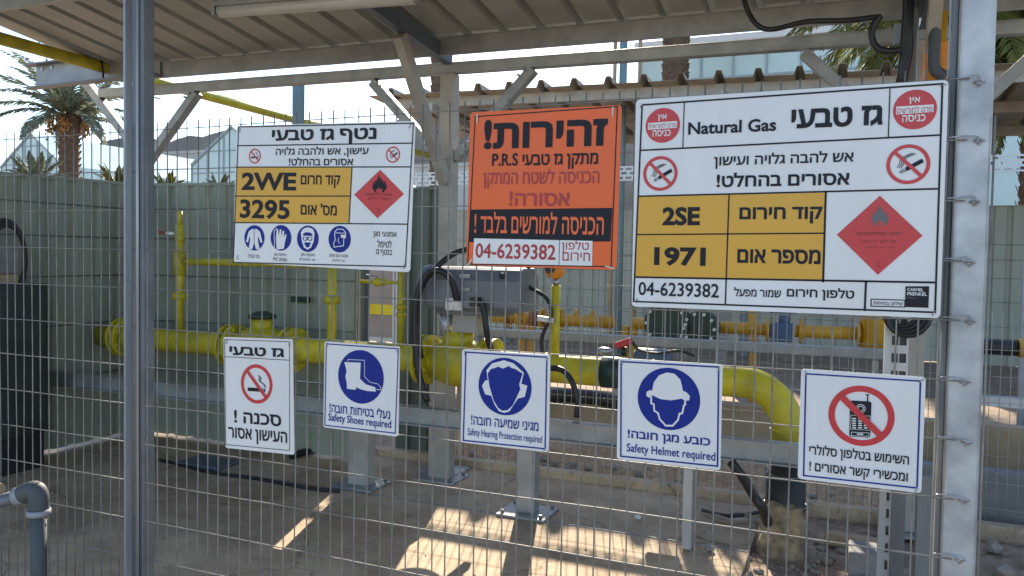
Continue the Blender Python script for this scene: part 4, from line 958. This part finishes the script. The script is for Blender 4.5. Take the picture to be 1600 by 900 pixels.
for i in range(46):
    x = random.uniform(-2.7,0.1); y = random.uniform(2.93,3.3); o = rock((x,y,0.0+random.uniform(0,0.02)), random.choice((0.015,0.02,0.03,0.04)))
    tag(o,'small rubble stone on the red soil strip behind the kerb','stone','rubble stones behind the kerb')
for i in range(14):
    x = random.uniform(0.55,1.6); y = random.uniform(2.0,2.9); o = rock((x,y,0.0), random.choice((0.03,0.05,0.06)))
    tag(o,'rubble stone at the right edge below the bright post','stone','rubble stones at the right edge')
for i in range(70):
    x = random.uniform(-4.6,-0.5); y = random.uniform(0.6,2.7); o = rock((x,y,0.003), random.choice((0.005,0.006,0.008,0.011)))
    tag(o,'tiny piece of grit lying on the concrete slab','stone','grit on the concrete slab')
p = gnd(997,813); o = rock((p.x,p.y,0.02),0.022,'bwhite'); tag(o,'single white stone chip lying on the slab under the helmet sign','stone')
p = gnd(1108,862); o = rock((p.x,p.y,0.02),0.03,'concdk'); tag(o,'single dark stone lying beside the foot of the thin support strut','stone')
o = MB().tube(smooth_path([at(1142,722,1.7),at(1160,745,1.72),at(1178,775,1.75),at(1194,800,1.8),gnd(1205,838)],6),0.024,10).build('corrugated_conduit','black'); tag(o,'black conduit hose slanting down to the soil left of the black wrapped pipe','hose')
for i, (q0,q1,q2) in enumerate((((1098,797),(1140,806),(1190,800)),((1105,800),(1150,815),(1200,812)),((1120,812),(1160,802),(1185,820)))):
    o = MB().tube(smooth_path([gnd(*q0,0.02),gnd(*q1,0.05),gnd(*q2,0.02)],6),0.012,8).build('loose_hose','stone' if i else 'black'); tag(o,('black','dusty pale','dusty bent')[i]+' hose end lying on the soil left of the pipe footing','hose')
# cables along the slab at the left
o = MB().tube(smooth_path([gnd(250,718,.01),gnd(330,738,.01),gnd(400,748,.01),gnd(480,762,.01),gnd(530,768,.01)],6),0.012,8).build('ground_cable','black'); tag(o,'thin dark cable lying along the slab joint below the no smoking sign','cable')
o = MB().tube(smooth_path([gnd(455,712,.03),gnd(490,702,.03),gnd(550,682,.03)],6),0.028,8).build('ground_cable','black'); tag(o,'thick dark cable on the slab between the no smoking sign and the first pipe support','cable')
o = MB().box((gnd(275,728).x,gnd(275,728).y,0.003),(gnd(275,728).x+0.36,gnd(275,728).y+0.24,0.03)).build('metal_cover','bluesteel',bevel=0.004); tag(o,'flat blue grey metal cover plate lying on the slab at the left','plate')
# left: pvc pipe
t = thing('pvc_standpipe', (-2.95,-0.16,0), 'grey plastic standpipe with elbow and pale joints at the lower left', 'pipe')
e = at(60,766,-0.16); L = at(-60,800,-0.26); r_=0.029
MB().tube([(e.x,e.y,-0.05),(e.x,e.y,e.z-0.075)],r_,18).build('pipe','pvc',t)
d = (L-e).normalized(); elb = [Vector((e.x,e.y,e.z-0.08)),Vector((e.x,e.y,e.z-0.03)),e+Vector((0,0,0.0))+d*0.012,e+d*0.035+Vector((0,0,0.006)),e+d*0.07]
MB().tube(smooth_path(elb,5),0.038,18).build('elbow','pvc',t)
MB().tube([(e.x,e.y,e.z-0.100),(e.x,e.y,e.z-0.076)],0.044,18).build('joint_ring','pvcl',t); MB().tube([e+d*0.065,e+d*0.10],0.036,18).build('joint_ring','pvcl',t)
MB().tube([e+d*0.10,e+d*0.40],0.026,14).build('nozzle','galvdk',t); q=e+d*0.17+Vector((0,0,0.045)); MB().tube([q+Vector((-0.07,0,0)),q],[0.03,0.025],12).build('valve_handle','tan',t)
# left: cabinet with coil on the side wall
t = thing('electric_cabinet', (-5.2,1.1,0), 'dark electric cabinet standing against the left side wall at the photo edge', 'cabinet')
MB().box((-5.36,0.95,0.25),(-5.10,1.52,1.28)).build('body','cabdark',t,bevel=0.01); MB().box((-5.098,0.98,0.30),(-5.085,1.49,1.24)).build('door','cabdark',t,bevel=0.004); MB().box((-5.34,0.97,0),(-5.12,1.50,0.249)).build('plinth','black',t)
cl = thing('cable_reel', (-5.2,1.45,1.6), 'black hose coil hanging on the left side wall above the dark cabinet', 'hose')
c_ = at(8,405,1.35); mb = MB()
for k_ in range(3):
    r_ = 0.27-0.02*k_; mb.tube([c_+Vector((0.012*k_,r_*0.55*math.cos(R(15*i)),r_*math.sin(R(15*i)))) for i in range(25)],0.013,8,cap=False)
mb.build('coil','black',cl); MB().box(c_+Vector((-0.05,-0.10,-0.10)),c_+Vector((0.05,0.07,0.10))).build('bracket_box','concdk',cl,bevel=0.01); MB().box(c_+Vector((-0.04,-0.09,-0.16)),c_+Vector((0.04,0.06,-0.103))).build('wooden_block','tan',cl)
o = MB().box((at(455,467,2.53).x,2.525,at(455,472,2.53).z),(at(483,467,2.53).x,2.545,at(455,463,2.53).z)).build('green_plate','dkgreen'); tag(o,'small dark green plate fixed on the back wall beside the yellow branch pipe','plate')

# ------------------------------------------------------------------ palms
def frond(mb, base, az, el, L, droop, width=0.5, n=26, wl=0.07):
    d = Vector((math.cos(az)*math.cos(el), math.sin(az)*math.cos(el), math.sin(el))); p = Vector(base); pts = [p.copy()]; ds = [d.copy()]
    for i in range(n):
        d = (d + Vector((0,0,-droop/n))).normalized(); p = p + d*L/n; pts.append(p.copy()); ds.append(d.copy())
    mb.tube(pts, [0.03*(1-i/(n+1))+0.006 for i in range(n+1)], 4, cap=False)
    side = Vector((-math.sin(az), math.cos(az), 0))
    for i in range(2, n+1):
        t = i/n; ll = width*math.sin(math.pi*min(1,0.15+0.8*t))*random.uniform(0.8,1.1)
        for s in (-1,1):
            for sub in (0,0.33,0.66):
                q = pts[i]-ds[i]*(L/n*sub); dirv = (side*s*0.75 + ds[i]*0.75 + Vector((0,0,random.uniform(-0.35,0.15)))).normalized()
                wv = ds[i].cross(dirv).normalized().cross(dirv)*wl*0.5
                e = q + dirv*ll + Vector((0,0,-0.12*ll))
                mid = q + dirv*ll*0.5
                mb.add([q-wv*0.6, mid-wv, e, mid+wv], [(0,1,2,3)])
def palm(name_label, base, trunk_h, tr, L, nf, leafm, dates=0, seed=1, el_rng=(-0.5,1.3), bulge=1.25, wl=0.07):
    random.seed(seed); b = Vector(base); t = thing('palm_tree', b, name_label, 'palm tree')
    mb = MB(); pts = []; rs = []; n = int(trunk_h/0.14)
    for i in range(n+1):
        pts.append(b+Vector((0,0,trunk_h*i/n))); f = i/n; rs.append(tr*(1.0+0.16*(i%2)+0.06*random.random())*(bulge if f > 0.9 else 1))
    mb.tube(pts, rs, 18); 
    for i in range(2, n):     # old leaf bases
        for k in range(7):
            a = 2*math.pi*(k+0.5*(i%2))/7; r_ = rs[i]; p = pts[i]+Vector((math.cos(a)*r_*0.95,math.sin(a)*r_*0.95,0)); o_ = Vector((math.cos(a),math.sin(a),0))
            s_ = Vector((-math.sin(a),math.cos(a),0))*tr*0.34
            mb.add([p-s_, p+s_, p+o_*tr*0.28+s_*0.5+Vector((0,0,0.13)), p+o_*tr*0.28-s_*0.5+Vector((0,0,0.13))],[(0,1,2,3)])
    mb.build('trunk','trunk',t)
    top = b+Vector((0,0,trunk_h)); mb = MB()
    for k in range(nf):
        f = (k+0.5)/nf; el = el_rng[0]+(el_rng[1]-el_rng[0])*f; az = k*2.399+random.uniform(-0.3,0.3)
        frond(mb, top+Vector((math.cos(az)*tr*0.6,math.sin(az)*tr*0.6,0.1*f)), az, el, L*random.uniform(0.85,1.08), random.uniform(0.9,1.5), width=L*0.17, wl=wl)
    mb.build('crown', leafm, t)
    for k in range(dates):
        az = k*2*math.pi/dates+0.3; c_ = top+Vector((math.cos(az)*tr*1.9,math.sin(az)*tr*1.9,-0.45)); mb = MB()
        for i in range(70): mb.ball(c_+Vector((random.gauss(0,0.11),random.gauss(0,0.11),random.gauss(0,0.22))),0.045,(1,1,1.3),5,4)
        mb.tube(smooth_path([top,top+(c_-top)*0.6+Vector((0,0,0.3)),c_+Vector((0,0,0.3))],4),0.02,5)
        mb.build('date_bunch','dates',t)
    return t
def pbase(px, py, Y): v = at(px, py, Y); return v
YP = 22; v = at(108,190,YP); palm('date palm with orange date bunches left of the gate posts, beyond the left side wall', (v.x,YP,-0.06), v.z+0.26, 0.36, 3.7, 34, 'leafg', 5, 3, (0.12,1.42))
v = at(1062,-170,24); palm('tall palm with rough brown trunk seen in the gap between the two canopies', (v.x,24,-0.06), v.z, 0.37, 3.6, 30, 'leafy', 0, 5, (-1.0,1.1))
v = at(683,150,19); palm('palm with reddish bark seen between the left gas sign and the orange sign', (v.x,19,-0.06), v.z+4.5, 0.17, 2.6, 20, 'leafg', 0, 6, (-0.4,1.2))
v = at(1490,-30,14); palm('leaning green palm at the top right behind the bright post', (v.x,14,-0.06), v.z, 0.22, 3.4, 64, 'leafy', 0, 8, (-1.2,1.1), 1.25, 0.05)
v = at(1625,30,15); palm('green palm with a thin brown trunk at the upper right edge', (v.x,15,-0.06), v.z, 0.2, 3.0, 44, 'leaf', 0, 9, (-1.0,1.2), 1.25, 0.05)
for (px_, py_, Y, L_, sd_, lab) in ((55,292,16,1.35,11,'low grey green palm bush in front of the left glass gable'),(184,296,17,1.0,12,'yellow green palm bush just left of the gate posts'),(262,302,17,0.75,13,'low yellow green palm bush just right of the gate posts'),(345,302,18,0.7,14,'small palm bush in front of the glass gable beside the left gas sign')):
    v = at(px_,py_,Y); palm(lab,(v.x,Y,-0.06),max(0.5,v.z),0.15,L_,22,'leafy' if sd_ in (12,13) else 'leafg',0,sd_,(0.5,1.45))
random.seed(21)
# ------------------------------------------------------------------ far buildings
def gable(px0, px1, pya, pyb, Y, label, depth=18, apex=0.5):
    a = at(px0,pyb,Y); b = at(px1,pyb,Y); zt_ = at((px0+px1)/2,pya,Y).z; ze = a.z
    t = thing('glass_building',((a.x+b.x)/2,Y,0),label,'building')
    xm = a.x+(b.x-a.x)*apex; mb = MB(); Yb = Y+depth
    P = [(a.x,-0.06),(b.x,-0.06),(b.x,ze),(xm,zt_),(a.x,ze)]
    mb.add([(x,Y,z) for x,z in P]+[(x,Yb,z) for x,z in P],[(0,1,2,3,4),(9,8,7,6,5),(0,5,6,1),(1,6,7,2),(2,7,8,3),(3,8,9,4),(4,9,5,0)]); mb.build('glazing','glass',t)
    mu = MB(); n = max(5,int((b.x-a.x)/1.3))
    for i in range(n+1):
        x = a.x+(b.x-a.x)*i/n; k_ = (x-a.x)/(xm-a.x) if x < xm else (b.x-x)/(b.x-xm); h_ = ze+(zt_-ze)*k_
        mu.box((x-0.05,Y-0.06,0),(x+0.05,Y-0.005,h_))
    z_ = 1.2
    while z_ < zt_:
        if z_ <= ze: xl,xr = a.x,b.x
        else:
            k_=(z_-ze)/(zt_-ze); xl=a.x+(xm-a.x)*k_; xr=b.x-(b.x-xm)*k_
        mu.box((xl,Y-0.05,z_-0.04),(xr,Y-0.004,z_+0.04)); z_ += 1.4
    mu.bar((a.x,Y-0.05,ze),(xm,Y-0.05,zt_),0.15,0.15); mu.bar((xm,Y-0.05,zt_),(b.x,Y-0.05,ze),0.15,0.15)
    mu.build('mullions','mull',t); return t
gable(2,98,208,262,40,'pale blue glass gable building at the far left beyond the palm bush')
gable(300,428,198,258,38,'pale blue glass gable building beside the left gas sign')
def block(px0,px1,py,Y,label,m='plaster',dp=10,win=True):
    a=at(px0,py,Y); b=at(px1,py,Y); t=thing('distant_building',((a.x+b.x)/2,Y,0),label,'building')
    MB().box((a.x,Y,-0.06),(b.x,Y+dp,a.z)).build('walls',m,t); MB().box((a.x-0.2,Y-0.2,a.z),(b.x+0.2,Y+dp+0.2,a.z+0.3)).build('roof_edge',m,t)
    if win:
        n=max(2,int((b.x-a.x)/4))
        for i in range(n):
            x=a.x+(b.x-a.x)*(i+0.3)/n; MB().box((x,Y-0.06,a.z-2.2),(x+1.4,Y-0.01,a.z-1.2)).build('window','mull',t)
block(118,196,249,60,'long white building left of the gate posts in front of the hills'); block(236,318,243,62,'white building between the gate posts and the glass gable')
block(640,760,262,70,'far white building seen between the left gas sign and the orange sign',win=False)
def glasswall(px0,px1,py,Y,label):
    a=at(px0,py,Y); b=at(px1,py,Y); t=thing('glass_building',((a.x+b.x)/2,Y,0),label,'building')
    MB().box((a.x,Y,-0.06),(b.x,Y+14,a.z)).build('glazing','glass',t); mu=MB(); x=a.x
    while x < b.x: mu.box((x-0.04,Y-0.06,0),(x+0.04,Y-0.005,a.z)); x += 1.25
    z_=1
    while z_ < a.z: mu.box((a.x,Y-0.05,z_-0.04),(b.x,Y-0.004,z_+0.04)); z_ += 1.3
    mu.build('mullions','mull',t); MB().box((a.x-0.2,Y-0.2,a.z),(b.x+0.2,Y+14.2,a.z+0.25)).build('roof_edge','bwhite',t)
glasswall(1000,1700,78,30,'tall pale blue glass hall rising behind the farther canopy at the right')
# poles between canopies
for px_, m_, lab in ((974,'teal','grey post rising between the two canopies above the orange sign'),(1000,'tan','thin tan pole just left of the brown palm trunk'),(961,'tan','thin tan pole left of the grey post above the orange sign')):
    v=at(px_,100,7.5 if m_=='tan' else 6); r_=0.03 if m_=='tan' else 0.06
    v = at(px_,100,9.2); o=MB().tube([(v.x,9.2,-0.06),(v.x,9.2,6.0)],r_,12).build('pole',m_); tag(o,lab,'pole')
